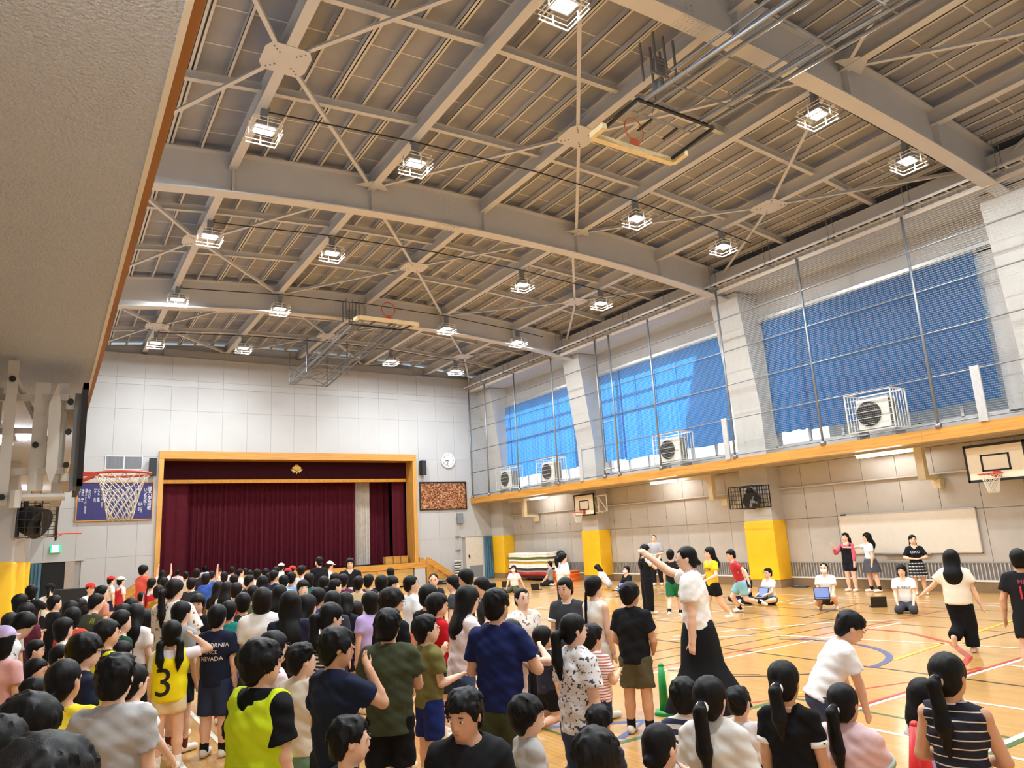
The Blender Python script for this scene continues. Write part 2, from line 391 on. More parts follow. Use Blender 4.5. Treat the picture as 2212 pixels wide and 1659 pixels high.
# stage wall ---------------------------------------------------------------------
SX0, SX1, SZ1 = 3.35, 13.745, 5.64      # frame outside
wall_stage = structure(MB().box((XL, YS+0.03, 0), (SX0+0.02, YS+0.25, 9.3)).box((SX1-0.02, YS+0.03, 0), (XR, YS+0.25, 9.3)).box((SX0, YS+0.03, SZ1-0.02), (SX1, YS+0.25, 9.6)).build('wall_stage', M_joint), 'white panelled end wall around the stage')
rows = [(0.0, 1.87), (1.876, 3.6), (3.606, 5.42), (5.426, 7.19), (7.196, 8.12), (8.126, 8.38), (8.386, 9.5)]
DOORS = [(-0.42, 1.08, 1.84), (15.98, 17.5, 1.93)]
for r0, r1 in rows:
    x = XL
    while x < XR-0.02:
        w = min(0.93, XR-x); x0, x1 = x, x+w-0.006; x += w
        segs = [(x0, x1)]
        if r0 < SZ1-0.3:
            new = []
            for a, b in segs:
                if b <= SX0+0.05 or a >= SX1-0.05: new.append((a, b))
                else:
                    if a < SX0: new.append((a, SX0+0.01))
                    if b > SX1: new.append((SX1-0.01, b))
            segs = new
        if r0 < 1.0:
            for da, db, dz in DOORS:
                new = []
                for a, b in segs:
                    if b <= da or a >= db: new.append((a, b))
                    else:
                        if a < da: new.append((a, da))
                        if b > db: new.append((db, b))
                segs = new
        for a, b in segs:
            if b-a < 0.04: continue
            top = r1
            if r1 > 9.0: top = 9.3
            MB().box((a, YS, r0), (b, YS+0.03, top)).build('panel', M_wall, wall_stage)
for da, db, dz in DOORS:
    MB().box((da-0.12, YS-0.03, dz-0.02), (db+0.1, YS+0.02, dz+0.06)).build('door_head', M_wall, wall_stage)
# flat dark sheet paints the shade of the open doorway; wall stays uncut
d1 = structure(MB().box((-0.05, YS-0.004, 0), (0.62, YS+0.028, 1.82)).build('door_1', M_dark), 'dark sheet painting the shaded open doorway beside the stage')
MB().box((0.62, YS-0.02, 0), (0.9, YS+0.02, 1.82)).build('door_leaf', mat('door_grey', '#a79c90', 0.5), d1)
d2 = structure(MB().box((16.15, YS-0.01, 0), (17.1, YS+0.03, 1.9)).build('door_2', mat('door_cream', '#cfc8bb', 0.5)), 'cream door beside the blue drape')
MB().box((16.3, YS-0.02, 0.12), (17.0, YS, 0.62)).build('louvre', M_grey, d2)
MB().box((16.28, YS-0.04, 0.98), (16.34, YS, 1.1)).build('door_handle', M_black, d2)
def drape(x0, x1, y, z0, z1, m, name, folds, amp=0.05, parent=None, axis='x', seed=0, hem=0.0, back=None):
    r_ = random.Random(seed); nx = max(8, int(folds*8)); nz = 7; vs = []; fs = []
    ph = [r_.uniform(0, 6.28) for _ in range(4)]
    for k in range(nz+1):
        t = k/nz; z = z0+(z1-z0)*t
        for i in range(nx+1):
            s_ = i/nx; a = amp*(0.45+0.55*(1-t))
            o = a*math.sin(2*PI*folds*s_+ph[0]+0.6*math.sin(5*s_+ph[1]))+0.35*a*math.sin(2*PI*folds*2.3*s_+ph[2])
            zz = z+(hem*math.sin(17*s_+ph[3]) if k == 0 else 0)
            u = x0+(x1-x0)*s_
            vs.append((u, y+o, zz) if axis == 'x' else (y+o, u, zz))
    for k in range(nz):
        for i in range(nx): a = k*(nx+1)+i; fs.append((a, a+1, a+nx+2, a+nx+1))
    b = MB(); b.add(vs, fs); return b.build(name, m, parent, smooth=True)
tag(drape(-0.4, -0.06, YS-0.12, 0.02, 1.8, M_blue, 'door_curtain', 3, 0.04, seed=3), 'blue curtain gathered at the dark doorway', 'curtain')
tag(drape(17.05, 17.5, YS-0.14, 0.02, 1.88, M_blue, 'door_curtain', 4, 0.05, seed=4), 'blue curtain gathered beside the cream door', 'curtain')
# stage: recess, deck, frame
M_maroon = mat('maroon_velvet', '#4a0f1c', 0.8, noise=0.12, nscale=5, spec=0.15)
M_maroond = mat('maroon_velvet_flat', '#300a13', 0.85, noise=0.1, nscale=4, spec=0.15)
M_gold = mat('gold_fringe', '#e9a82a', 0.45, noise=0.25, nscale=40, stretch=(1, 1, 0.2))
M_ply = mat('plywood_front', '#c9a05a', 0.5, noise=0.2, nscale=4, stretch=(0.4, 1, 6))
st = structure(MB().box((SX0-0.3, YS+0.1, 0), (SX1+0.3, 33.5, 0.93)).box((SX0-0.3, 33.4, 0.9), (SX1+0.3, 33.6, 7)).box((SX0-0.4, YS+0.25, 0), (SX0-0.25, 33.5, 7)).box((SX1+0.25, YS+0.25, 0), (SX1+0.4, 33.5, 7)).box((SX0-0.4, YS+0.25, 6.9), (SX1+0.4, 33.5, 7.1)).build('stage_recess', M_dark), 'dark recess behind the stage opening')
deck = thing('stage_platform', 'honey wooden stage platform with plywood front panels', 'stage', (SX0, 28.6, 0))
MB().box((-0.12, 0, 0.74), (SX1-SX0+0.03, 0.78, 0.95)).build('deck_edge', M_woodx, deck)
MB().box((-0.05, 0.1, 0.02), (SX1-SX0-0.1, 0.75, 0.74)).build('core', M_dark, deck)
for j in range(6):
    w = (SX1-SX0-0.55)/6; MB().box((0.0+j*w+0.015, 0.05, 0.06), (0.0+(j+1)*w-0.015, 0.1, 0.73)).build('front_panel', M_ply, deck)
MB().box((SX1-SX0-0.52, 0.02, 0), (SX1-SX0-0.02, 0.76, 0.74)).build('end_pier', M_wall, deck)
fr = thing('proscenium_frame', 'honey wooden frame around the stage opening', 'stage frame', (SX0, YS-0.1, 0))
MB().box((0, 0, 0.95), (0.17, 0.8, SZ1-0.28)).build('post', M_woodv, fr)
MB().box((SX1-SX0-0.17, 0, 0.95), (SX1-SX0, 0.8, SZ1-0.28)).build('post', M_woodv, fr)
MB().box((0, 0, SZ1-0.29), (SX1-SX0, 0.8, SZ1)).build('lintel', M_woodx, fr)
cx0 = SX0+0.17; cx1 = SX1-0.17
v = thing('stage_valance', 'dark maroon valance with gold fringe and crest', 'valance', (0, 0, 0))
MB().box((cx0+0.02, 30.02, 4.62), (cx1-0.02, 30.06, SZ1-0.3)).build('cloth', M_maroond, v)
MB().box((cx0+0.02, 30.0, 4.49), (cx1-0.02, 30.07, 4.63)).build('fringe', M_gold, v)
em = thing('stage_crest', 'gold fan shaped crest on the valance', 'emblem', (8.62, 30.0, 5.02))
cb = MB()
crest = [(-0.26, 0.02), (-0.17, 0.02), (-0.19, 0.1), (-0.1, 0.14), (-0.06, 0.21), (0.06, 0.21), (0.1, 0.14), (0.19, 0.1), (0.17, 0.02), (0.26, 0.02), (0.12, -0.12), (0.05, -0.07), (0, -0.19), (-0.05, -0.07), (-0.12, -0.12)]
cb.prism([(a, b) for a, b in crest], 'y', -0.012, 0.0); cb.build('crest_plate', mat('crest_gold', '#d8b25a', 0.35, 0.5, noise=0.1), em)
MB().tube([(-0.14, -0.018, 0.02), (0, -0.018, -0.06), (0.14, -0.018, 0.02)], 0.012, 6).build('crest_band', M_maroond, em)
tag(drape(cx0+0.9, 11.36, 30.6, 0.96, 5.3, M_maroon, 'stage_curtain', 34, 0.07, seed=1), 'wide pleated maroon main stage curtain', 'curtain')
tag(drape(cx0, cx0+1.0, 30.25, 0.96, 5.3, M_maroon, 'stage_leg_curtain', 2.5, 0.03, seed=2), 'narrow maroon stage curtain beside the lyric board side post', 'curtain')
tag(drape(12.95, cx1, 30.25, 0.96, 5.3, M_maroon, 'stage_leg_curtain', 1.5, 0.03, seed=5), 'narrow maroon stage curtain beside the post nearest the clock', 'curtain')
tag(drape(11.95, 13.1, 31.0, 0.96, 5.3, M_maroon, 'stage_back_curtain', 4, 0.06, seed=6), 'shadowed maroon curtain behind the pale drape', 'curtain')
tag(drape(11.3, 12.1, 30.75, 0.96, 5.3, mat('pale_drape', '#b9b1a6', 0.8, noise=0.1, nscale=6), 'stage_drape', 7, 0.05, seed=7), 'pale grey drape hanging inside the stage', 'curtain')
for j in range(3):
    x = 12.4+j*0.36
    o = thing('wooden_box', 'small honey wooden box on the stage by the post', 'box', (x, 29.75, 0.95), group='wooden boxes on the stage')
    MB().box((0, 0, 0), (0.33, 0.3, 0.27)).build('body', M_woodx, o); MB().box((-0.005, -0.005, 0.27), (0.335, 0.305, 0.295)).build('lid', M_woodx, o)
# stairs either side
def stairs(x0, sgn, lab):
    o = thing('stage_stairs', lab, 'stairs', (x0, 28.6, 0))
    for k in range(4):
        MB().box((sgn*(k*0.36), 0.06, 0), (sgn*((k+1)*0.36), 0.72, 0.76-k*0.19)).build('step', M_woodx, o)
    poly = [(0, 0.93), (0, 1.14), (sgn*0.1, 1.14), (sgn*1.55, 0.22), (sgn*1.55, 0.0), (sgn*1.45, 0.0)]
    MB().prism(poly, 'y', 0.0, 0.05).build('stringer', M_woodx, o)
    MB().prism(poly, 'y', 0.72, 0.77).build('stringer', M_woodx, o)
stairs(13.8, 1, 'wooden stage stairs with sloping side board near the cream door')
stairs(3.2, -1, 'wooden stage stairs with sloping side board below the lyric board')
# ================================================================ CEILING
XC0 = 8.57
def zb(x): return 9.14-0.0079*(x-XC0)**2            # underside of the girders
GD, SD = 0.87, 0.33                                 # girder and secondary depth
M_gird = mat('cream_girder', '#cccbca', 0.5, noise=0.03, nscale=1.5)
M_deck = mat('roof_deck_board', '#9a9ba0', 0.85, noise=0.05, nscale=3, bump=0.1, bscale=60)
M_batt = mat('deck_batten', '#d2d0cd', 0.7, noise=0.03)
XE0, XE1 = XL, XR
def curve_strip(x0, x1, y0, y1, off0, off1, n):
    """solid that follows the arch between x0..x1; off0/off1 are heights over the girder underside"""
    b = MB(); vs = []; fs = []
    for i in range(n+1):
        x = x0+(x1-x0)*i/n; z = zb(x); vs += [(x, y0, z+off0), (x, y1, z+off0), (x, y1, z+off1), (x, y0, z+off1)]
    for i in range(n):
        a = i*4
        for j in range(4): fs.append((a+j, a+(j+1) % 4, a+4+(j+1) % 4, a+4+j))
    fs += [(0, 1, 2, 3), tuple(reversed((n*4, n*4+1, n*4+2, n*4+3)))]
    return b.add(vs, fs)
DZ = GD+0.16                                         # deck underside above girder underside
ceiling = structure(curve_strip(XE0-0.4, XE1+0.5, YB-0.2, YS+4, DZ+0.03, DZ+0.1, 24).build('ceiling', M_batt), 'arched roof with steel beams and grey deck boards')
SEC = [2.7, 5.65, 8.57, 11.45, 14.45]
xs = [XE0]+SEC+[XE1]
pw = 0.91
for k in range(6):
    x0, x1 = xs[k], xs[k+1]
    y = YB
    nn = int((YS+0.4-y)/pw)+1
    for j in range(nn):
        curve_strip(x0, x1, y+j*pw+0.003, y+(j+1)*pw-0.003, DZ, DZ+0.03, 3).build('deck_board', M_deck, ceiling)
for j in range(int((YS+0.4-YB)/pw)+1):
    curve_strip(XE0, XE1, YB+j*pw-0.014, YB+j*pw+0.014, DZ-0.008, DZ, 24).build('joint_batten', M_batt, ceiling)
for y in GIRD:
    g = MB()
    fw = 0.30
    curve_strip(XE0-0.2, XE1-0.35, y-0.15, y+0.15, 0.0, 0.03, 24).build('girder_flange', M_gird, ceiling)
    curve_strip(XE0-0.2, XE1-0.35, y-0.15, y+0.15, GD-0.03, GD, 24).build('girder_flange', M_gird, ceiling)
    w = curve_strip(XE0-0.2, XE1-0.35, y-0.012, y+0.012, 0.03, GD-0.03, 24).build('girder_web', M_gird, ceiling)
    for x in SEC:
        MB().box((x-0.01, y-0.14, zb(x)+0.03), (x+0.01, y+0.14, zb(x)+GD-0.03)).build('stiffener', M_gird, ceiling)
    for x in (7.6, ):
        MB().box((x-0.28, y-0.13, zb(x)-0.014), (x+0.28, y+0.13, zb(x))).build('splice_plate', M_gird, ceiling)
        sp = MB()
        for i in range(6):
            for j in (-0.1, -0.05, 0.05, 0.1): sp.cyl((x-0.22+i*0.088, y+j, zb(x)-0.03), (x-0.22+i*0.088, y+j, zb(x)-0.013), 0.014, 6)
        for i in (-0.06, 0.06):
            for j in range(8): sp.cyl((x+i, y-0.03, zb(x)+0.1+j*0.085), (x+i, y-0.011, zb(x)+0.1+j*0.085), 0.014, 6)
        sp.build('bolts', M_gird, ceiling)['kind'] = 'stuff'
def hbeam(p, q, depth, fw, name, m, flat=False):
    """H section: p,q at underside centre"""
    b = MB(); p = Vector(p); q = Vector(q); u = Vector((0, 0, 1))
    b.bar(p+u*0.008, q+u*0.008, fw, 0.016); b.bar(p+u*(depth-0.008), q+u*(depth-0.008), fw, 0.016)
    b.bar(p+u*depth/2, q+u*depth/2, 0.012, depth-0.03); return b.build(name, m, ceiling)
for i in range(len(GIRD)-1):
    ya, yb = GIRD[i], GIRD[i+1]; ym = (ya+yb)/2; t1 = ya+(yb-ya)/3; t2 = ya+2*(yb-ya)/3
    for x in SEC:
        hbeam((x, ya+0.02, zb(x)+GD-SD), (x, yb-0.02, zb(x)+GD-SD), SD, 0.17, 'secondary_beam', M_gird)
    hbeam((0.3, ya, zb(0.3)+GD-SD), (0.3, yb, zb(0.3)+GD-SD), SD, 0.15, 'secondary_beam', M_gird)
    for y in (t1, t2):
        for a, b in zip([0.3]+SEC, SEC+[16.9]):
            hbeam((a+0.06, y, zb(a)+GD-0.13), (b-0.06, y, zb(b)+GD-0.13), 0.15, 0.1, 'strut', M_gird)
    # bracing: gusset in mid bay under beams 0,2,4, diagonals to beam ends 1,3 and eaves
    if True:
        ends = {0: (0.3, SEC[1]), 2: (SEC[1], SEC[3]), 4: (SEC[3], 16.9)}
        for s_ in (0, 2, 4):
            x = SEC[s_]; z = zb(x)+GD-SD-0.012
            poly = [(x-0.36, ym-0.2), (x-0.28, ym-0.36), (x+0.28, ym-0.36), (x+0.36, ym-0.2), (x+0.36, ym+0.2), (x+0.28, ym+0.36), (x-0.28, ym+0.36), (x-0.36, ym+0.2)]
            MB().prism(poly, 'z', z, z+0.012).build('gusset_plate', M_gird, ceiling)
            bl = MB()
            for sx in (-1, 1):
                for sy in (-1, 1):
                    for k in range(3): bl.cyl((x+sx*(0.13+k*0.055), ym+sy*(0.16+k*0.055), z-0.012), (x+sx*(0.13+k*0.055), ym+sy*(0.16+k*0.055), z), 0.013, 6)
            bl.build('bolts', M_grey, ceiling)['kind'] = 'stuff'
            for ex in ends[s_]:
                for ey, sy in ((ya+0.15, -1), (yb-0.15, 1)):
                    sx = -1 if ex < x else 1; ez = zb(ex)+GD-SD+0.03
                    b = MB(); p = Vector((x+sx*0.15, ym+sy*0.18, z+0.02)); q = Vector((ex-sx*0.12, ey-sy*0.1, ez))
                    b.bar(p, q, 0.07, 0.012); b.bar(p+Vector((0.02, 0, 0.04)), q+Vector((0.02, 0, 0.04)), 0.012, 0.08)
                    b.build('brace', M_gird, ceiling)
        for ex in (SEC[1], SEC[3]):
            for ey, sy in ((ya+0.15, 1), (yb-0.15, -1)):
                ez = zb(ex)+GD-SD+0.015
                MB().prism([(ex-0.4, ey), (ex+0.4, ey), (ex+0.12, ey+sy*0.3), (ex-0.12, ey+sy*0.3)], 'z', ez, ez+0.012).build('gusset_plate', M_gird, ceiling)
    # purlins: lipped channels between the secondary beams
    npur = 4
    for a, b in zip([XE0]+SEC, SEC+[17.2]):
        m_ = max(2, round((b-a)/0.59)-1)
        for k in range(m_):
            x = a+(b-a)*(k+1)/(m_+1); z = zb(x)+GD+0.005
            bb = MB(); dbl = (k % 2 == 1)
            bb.box((x-0.026, ya, z), (x+0.026, yb, z+0.012)); bb.box((x-0.026, ya, z), (x-0.018, yb, z+0.13))
            if dbl: bb.box((x+0.05, ya, z+0.02), (x+0.1, yb, z+0.034)); bb.box((x+0.05, ya, z+0.02), (x+0.058, yb, z+0.13))
            bb.build('purlin', M_gird, ceiling)
# eave: edge beam, ribbed soffit strip
eave = structure(MB().box((16.62, YB, 8.72), (16.66, YS, 9.3)).box((16.55, YB, 8.70), (16.75, YS, 8.72)).build('eave_beam', M_gird), 'eave beam with ribbed strip above the net')
MB().box((16.75, YB, 8.74), (XR, YS, 8.78)).build('eave_soffit', M_gird, eave)
rb = MB()
y = YB
while y < YS-0.1:
    rb.box((16.60, y, 8.72), (16.625, y+0.1, 8.95)); y += 0.2
o = rb.build('eave_ribs', M_batt, eave); o['kind'] = 'stuff'
MB().box((16.56, YB, 8.62), (16.62, YS, 8.71)).build('net_rail', M_steel, eave)
# cable tray along the eave
tr = thing('cable_tray', 'ladder shaped cable tray hung along the far eave', 'cable tray', (16.35, 0, 8.78))
MB().box((-0.1, YB+0.3, 0), (-0.08, YS-0.2, 0.06)).build('side_rail', M_gird, tr); MB().box((0.08, YB+0.3, 0), (0.1, YS-0.2, 0.06)).build('side_rail', M_gird, tr)
rung = MB().box((-0.08, -0.02, 0.0), (0.08, 0.02, 0.02)).mesh('rung', M_gird)
for y in np.arange(1.0, YS-0.3, 0.3): link('rung', rung, tr, (0, y, 0))
cab = MB()
for dx in (-0.04, 0.0, 0.03): cab.tube([(dx, YB+0.3, 0.03), (dx, YS-0.2, 0.03)], 0.014, 6)
cab.build('cables', M_black, tr)['kind'] = 'stuff'
hang = MB().box((-0.16, -0.02, -0.03), (0.16, 0.02, 0)).box((-0.14, -0.005, 0), (-0.13, 0.005, 0.75)).box((0.13, -0.005, 0), (0.14, 0.005, 0.75)).mesh('hanger', M_grey)
for y in np.arange(2.0, YS, 1.96): link('hanger', hang, tr, (0, y, 0))
# floodlights
M_lamp = mat('lamp_glow', '#ffffff', 0.4, noise=0, emit=(1.0, 1.0, 1.0, 1), estr=40.0)
M_house = mat('lamp_housing', '#9a9a9a', 0.4, 0.6, noise=0.05)
LX = [(2.75, 9.0), (5.65, 9.09), (11.45, 9.10), (14.45, 8.92)]
LY = [6.8, 11.7, 16.7, 21.6, 26.55, 1.86]
lproto = None
COLN = ['first beam from near balcony', 'second beam from near balcony', 'fourth beam from near balcony', 'beam by the windows']
ROWN = ['row over the front children', 'second row from the front', 'middle row', 'second row from the stage', 'row next to the stage wall', 'rear row behind the girders']
for j, y in enumerate(LY):
    for i, (x, z) in enumerate(LX):
        lab = 'caged floodlight, %s, %s' % (COLN[i], ROWN[j])
        if lproto is None:
            t = thing('ceiling_floodlight', lab, 'ceiling light', (x, y, z), group='caged ceiling floodlights')
            MB().box((-0.15, -0.11, 0.0), (0.15, 0.11, 0.015)).build('diffuser', M_lamp, t)
            hb = MB(); hb.prism([(-0.19, 0.016), (0.19, 0.016), (0.15, 0.12), (-0.15, 0.12)], 'y', -0.15, 0.15)
            for k in range(7): hb.box((-0.14+k*0.045, -0.12, 0.12), (-0.125+k*0.045, 0.12, 0.16))
            hb.build('housing', M_house, t)
            MB().box((-0.06, -0.05, 0.16), (0.06, 0.05, 0.42)).box((-0.1, -0.02, 0.42), (0.1, 0.02, 0.46)).build('bracket', M_grey, t)
            cg = MB()
            for zz, s_ in ((-0.12, 0.26), (-0.04, 0.26), (0.05, 0.26), (0.13, 0.24)):
                r_ = 0.011 if zz < -0.1 else 0.006
                for a, b in (((-s_, -s_), (s_, -s_)), ((s_, -s_), (s_, s_)), ((s_, s_), (-s_, s_)), ((-s_, s_), (-s_, -s_))):
                    cg.bar((a[0], a[1], zz), (b[0], b[1], zz), 1.5*r_, 1.5*r_)
            for a, b in ((0, -0.26), (0, 0.26), (0.26, 0), (-0.26, 0)): cg.bar((a, b, -0.13), (a, b, 0.14), 0.02, 0.02)
            cg.build('guard_cage', M_white, t)
            lproto = t
        else:
            t = copy_tree(lproto); t.location = (x, y, z); t['label'] = lab
        if t is not lproto: continue
        ld = bpy.data.lights.get('flood') or bpy.data.lights.new('flood', 'AREA')
        ld.shape = 'RECTANGLE'; ld.size = 0.34; ld.size_y = 0.26; ld.energy = LAMP_W; ld.color = (0.90, 0.96, 1.0); ld.spread = PI
        link('flood_light', ld, t, (0, 0, -0.005))
    cb = MB(); pts = [(2.75, y, zb(2.75)+GD-SD-0.03)]+[(x, y, zb(x)+GD-SD-0.03) for x in SEC[1:]]+[(15.6, y, zb(15.6)+GD-SD-0.03)]
    cb.tube(pts, 0.014, 6); tag(cb.build('lamp_cable', M_black), 'dark cable linking floodlights of the %s' % ROWN[j], 'cable', 'lamp cables')
# ================================================================ THINGS OF THE HALL
def curtain_mat(name, col, tr):
    m = bpy.data.materials.new(name); m.use_nodes = True; nt = m.node_tree; n = nt.nodes; l = nt.links
    out = n['Material Output']; b = n['Principled BSDF']; b.inputs['Base Color'].default_value = rgb(col); b.inputs['Roughness'].default_value = 0.9
    t = n.new('ShaderNodeBsdfTranslucent'); t.inputs[0].default_value = rgb(tr)
    mx = n.new('ShaderNodeMixShader'); mx.inputs[0].default_value = 0.6
    ns = n.new('ShaderNodeTexNoise'); ns.inputs['Scale'].default_value = 3; tc = n.new('ShaderNodeTexCoord'); l.new(tc.outputs['Object'], ns.inputs['Vector'])
    l.new(b.outputs[0], mx.inputs[1]); l.new(t.outputs[0], mx.inputs[2]); l.new(mx.outputs[0], out.inputs[0]); return m
M_cb = curtain_mat('blue_window_curtain', '#45739c', '#2a86cf')
for (y0, y1, z0, lab, sd) in ((22.95, 29.1, 4.42, 'bright blue window curtain nearest the stage wall', 11), (14.98, 21.3, 4.36, 'bright blue window curtain in the middle bay', 12), (7.4, 13.5, 4.3, 'dusty blue window curtain behind the widest net bay', 13), (-0.4, 5.2, 4.3, 'blue window curtain in the rear bay', 14)):
    c = thing('window_curtain', lab, 'curtain', (0, 0, 0))
    drape(y0, y1-1.2, XR-0.16, z0, 7.78, M_cb, 'cloth', 20, 0.045, c, 'y', sd, 0.02)
    drape(y1-1.25, y1, XR-0.13, z0+0.06, 7.78, M_cb, 'cloth', 5, 0.05, c, 'y', sd+5, 0.02)
    MB().tube([(XR-0.14, y0-0.1, 7.82), (XR-0.14, y1+0.1, 7.82)], 0.02, 6).build('curtain_rail', M_alu, c)
# unseen block added outside to shade the two rear bays
nb = MB().box((20.8, -14, -3), (30, 13.6, 15)).build('exterior_shade_block', mat('shade_block_grey', '#b9b4ac', 0.8)); tag(nb, 'plain unseen block added outside to shade the rear windows', 'light blocker')
sun = bpy.data.lights.new('sun', 'SUN'); sun.energy = 11.0; sun.angle = 0.01; so = link('sun', sun)
so.rotation_euler = Vector((-0.74, 0.22, -0.64)).to_track_quat('-Z', 'Y').to_euler()

# safety net on the balcony edge
net = thing('balcony_net', 'grey safety net with pipe posts along the far balcony edge', 'net', (XF+0.02, 0, 0))
post = MB().cyl((0, 0, ZB1), (0, 0, 8.7), 0.03, 8).box((-0.05, -0.05, ZB1), (0.05, 0.05, ZB1+0.1)).mesh('post', M_steelg, True)
for y in (-1.5, 2.4, 5.3, 8.15, 11.02, 13.85, 16.85, 18.88, 19.66, 22.45, 25.22, 27.7, 29.2): link('post', post, net, (0, y, 0))
rail = MB().cyl((0, YB+0.1, 0), (0, YS-0.1, 0), 0.018, 6).mesh('rail', M_steelg, True)
for z in (3.76, 4.8, 5.8, 6.8, 7.8): link('rail', rail, net, (0, 0, z))
nw = MB()
for k in range(98):
    z = 3.7+k*0.05
    nw.tube([(0.03, YB+0.1, z), (0.03, YS-0.1, z)], 0.0026, 3, cap=False)
for k in range(620):
    y = YB+0.1+k*0.05
    nw.tube([(0.03, y, 3.68), (0.03, y, 8.66)], 0.0009, 3, cap=False)
o = nw.build('mesh_wires', mat('net_cord', '#a9a9a4', 0.7, noise=0), net); o['kind'] = 'stuff'
for y in (7.2, 14.08, 20.96): MB().box((-0.05, y-0.09, ZB1), (-0.02, y+0.09, 4.86)).box((-0.02, y-0.09, ZB1), (0.0, y-0.07, 4.86)).build('channel_post', mat('grey_channel', '#b9b9b8', 0.5, 0.2), net)
gate = MB()
for a, b in (((18.9, 3.95), (19.64, 3.95)), ((19.64, 3.95), (19.64, 5.6)), ((19.64, 5.6), (18.9, 5.6)), ((18.9, 5.6), (18.9, 3.95))): gate.cyl((-0.03, a[0], a[1]), (-0.03, b[0], b[1]), 0.018, 6)
gate.build('gate_frame', M_steelg, net)

# outdoor units in guards on the balcony
M_ac = mat('ac_cream', '#e6e2d8', 0.5, noise=0.03)
acp = None
ACL = ['beside the raking column near the whiteboard bay', 'in front of the middle bay window', 'second from the stage wall', 'closest to the stage wall']
for k, y in enumerate((9.95, 17.0, 23.95, 27.2)):
    lab = 'white air conditioner unit in a guard frame, ' + ['below the dusty blue curtain', 'below the middle bay curtain', 'next to the camera post by the column', 'closest to the stage wall'][k]
    if acp is None:
        t = thing('air_conditioner', lab, 'air conditioner', (17.0, y, ZB1), group='caged air conditioners on the balcony')
        MB().box((0.14, -0.42, 0.3), (0.5, 0.42, 1.05)).build('body', M_ac, t)
        MB().disc((0.1, 0.1, 0.68), 0.31, 'x', 0.06, 28).build('fan_opening', M_black, t)
        gb = MB()
        for q in range(5): gb.ring((0.095, 0.1, 0.68), 0.06+q*0.06, 0.004, 'x', 24, 4)
        for q in range(6): gb.bar((0.095, 0.1+0.3*math.cos(q*PI/6), 0.68+0.3*math.sin(q*PI/6)), (0.095, 0.1-0.3*math.cos(q*PI/6), 0.68-0.3*math.sin(q*PI/6)), 0.006, 0.006, (1, 0, 0))
        gb.build('fan_grille', M_black, t)
        MB().box((0.1, -0.5, 0.0), (0.55, -0.42, 0.3)).build('stand', M_grey, t); MB().box((0.1, 0.42, 0.0), (0.55, 0.5, 0.3)).build('stand', M_grey, t)
        for f in range(8): MB().box((0.17+f*0.04, -0.43, 0.36), (0.185+f*0.04, -0.42, 1.0)).build('side_fin', M_black, t)
        g = MB()
        X0, X1, Y0, Y1, Z0, Z1 = -0.02, 0.62, -0.6, 0.6, 0.24, 1.2
        for a in (X0, X1):
            for b in (Y0, Y1): g.bar((a, b, Z0), (a, b, Z1), 0.03, 0.03)
            for c in (Z0, Z1): g.bar((a, Y0, c), (a, Y1, c), 0.03, 0.03)
        for b in (Y0, Y1):
            for c in (Z0, Z1): g.bar((X0, b, c), (X1, b, c), 0.03, 0.03)
            for q in range(1, 5): g.bar((X0+q*0.13, b, Z0), (X0+q*0.13, b, Z1), 0.015, 0.015)
        for q in range(1, 6): g.bar((X0, Y0, Z0+q*0.16), (X0, Y1, Z0+q*0.16), 0.008, 0.008)
        g.build('guard_frame', M_ac, t)
        acp = t
    else:
        t = copy_tree(acp); t.location = (17.0, y, ZB1); t['label'] = lab

# wall basketball hoops
M_board = mat('hoop_board_white', '#f3ead2', 0.4, noise=0.02)
M_rim = mat('rim_orange', '#c9452a', 0.4, noise=0.08)
M_net = mat('net_white_cord', '#ece6d6', 0.8, noise=0.05)
def net_mesh(r0, r1, h, n=12, lev=6, tr=0.0045):
    b = MB()
    for s_ in (1, -1):
        for i in range(n):
            pts = []
            for k in range(lev+1):
                t = k/lev; rr = r0+(r1-r0)*(t**0.55); a = 2*PI*(i+s_*0.5*k)/n
                pts.append((rr*math.cos(a), rr*math.sin(a), -h*t))
            b.tube(pts, tr, 4)
    return b
def hoop(name, label, loc, rotz, net=True):
    """board plane at local x=0 facing +x, rim in front"""
    t = thing(name, label, 'basketball hoop', loc, rotz, 'wall basketball hoops')
    bd = MB().box((-0.025, -0.6, 0), (0.0, 0.6, 0.78)).build('backboard', M_board, t)
    eb = MB()
    for a, b in (((-0.6, -0.02), (0.6, 0.035)), ((-0.6, 0.745), (0.6, 0.8))): eb.box((-0.03, a[0]-0.01, a[1]), (0.008, b[0]+0.01, b[1]))
    for y in (-0.61, 0.565): eb.box((-0.03, y, -0.02), (0.008, y+0.045, 0.8))
    eb.build('board_edge', M_black, t)
    sq = MB(); s = 0.29
    for (a, b, c, d) in ((-s, s, 0.2, 0.235), (-s, s, 0.53, 0.565), (-s, -s+0.04, 0.2, 0.565), (s-0.04, s, 0.2, 0.565)): sq.box((0.0, a, c), (0.006, b, d))
    sq.build('target_square', M_black, t)
    MB().ring((0.325, 0, 0.13), 0.225, 0.011, 'z', 32, 8).build('rim', M_rim, t, True)
    MB().box((0.006, -0.07, 0.06), (0.03, 0.07, 0.2)).box((0.03, -0.06, 0.118), (0.12, 0.06, 0.142)).bar((0.02, -0.05, 0.07), (0.13, -0.11, 0.125), 0.012, 0.02).bar((0.02, 0.05, 0.07), (0.13, 0.11, 0.125), 0.012, 0.02).build('rim_bracket', M_rim, t)
    if net: nm = net_mesh(0.222, 0.095, 0.4, 12, 8, 0.0042).build('net', M_net, t, True, (0.325, 0, 0.125))
    return t
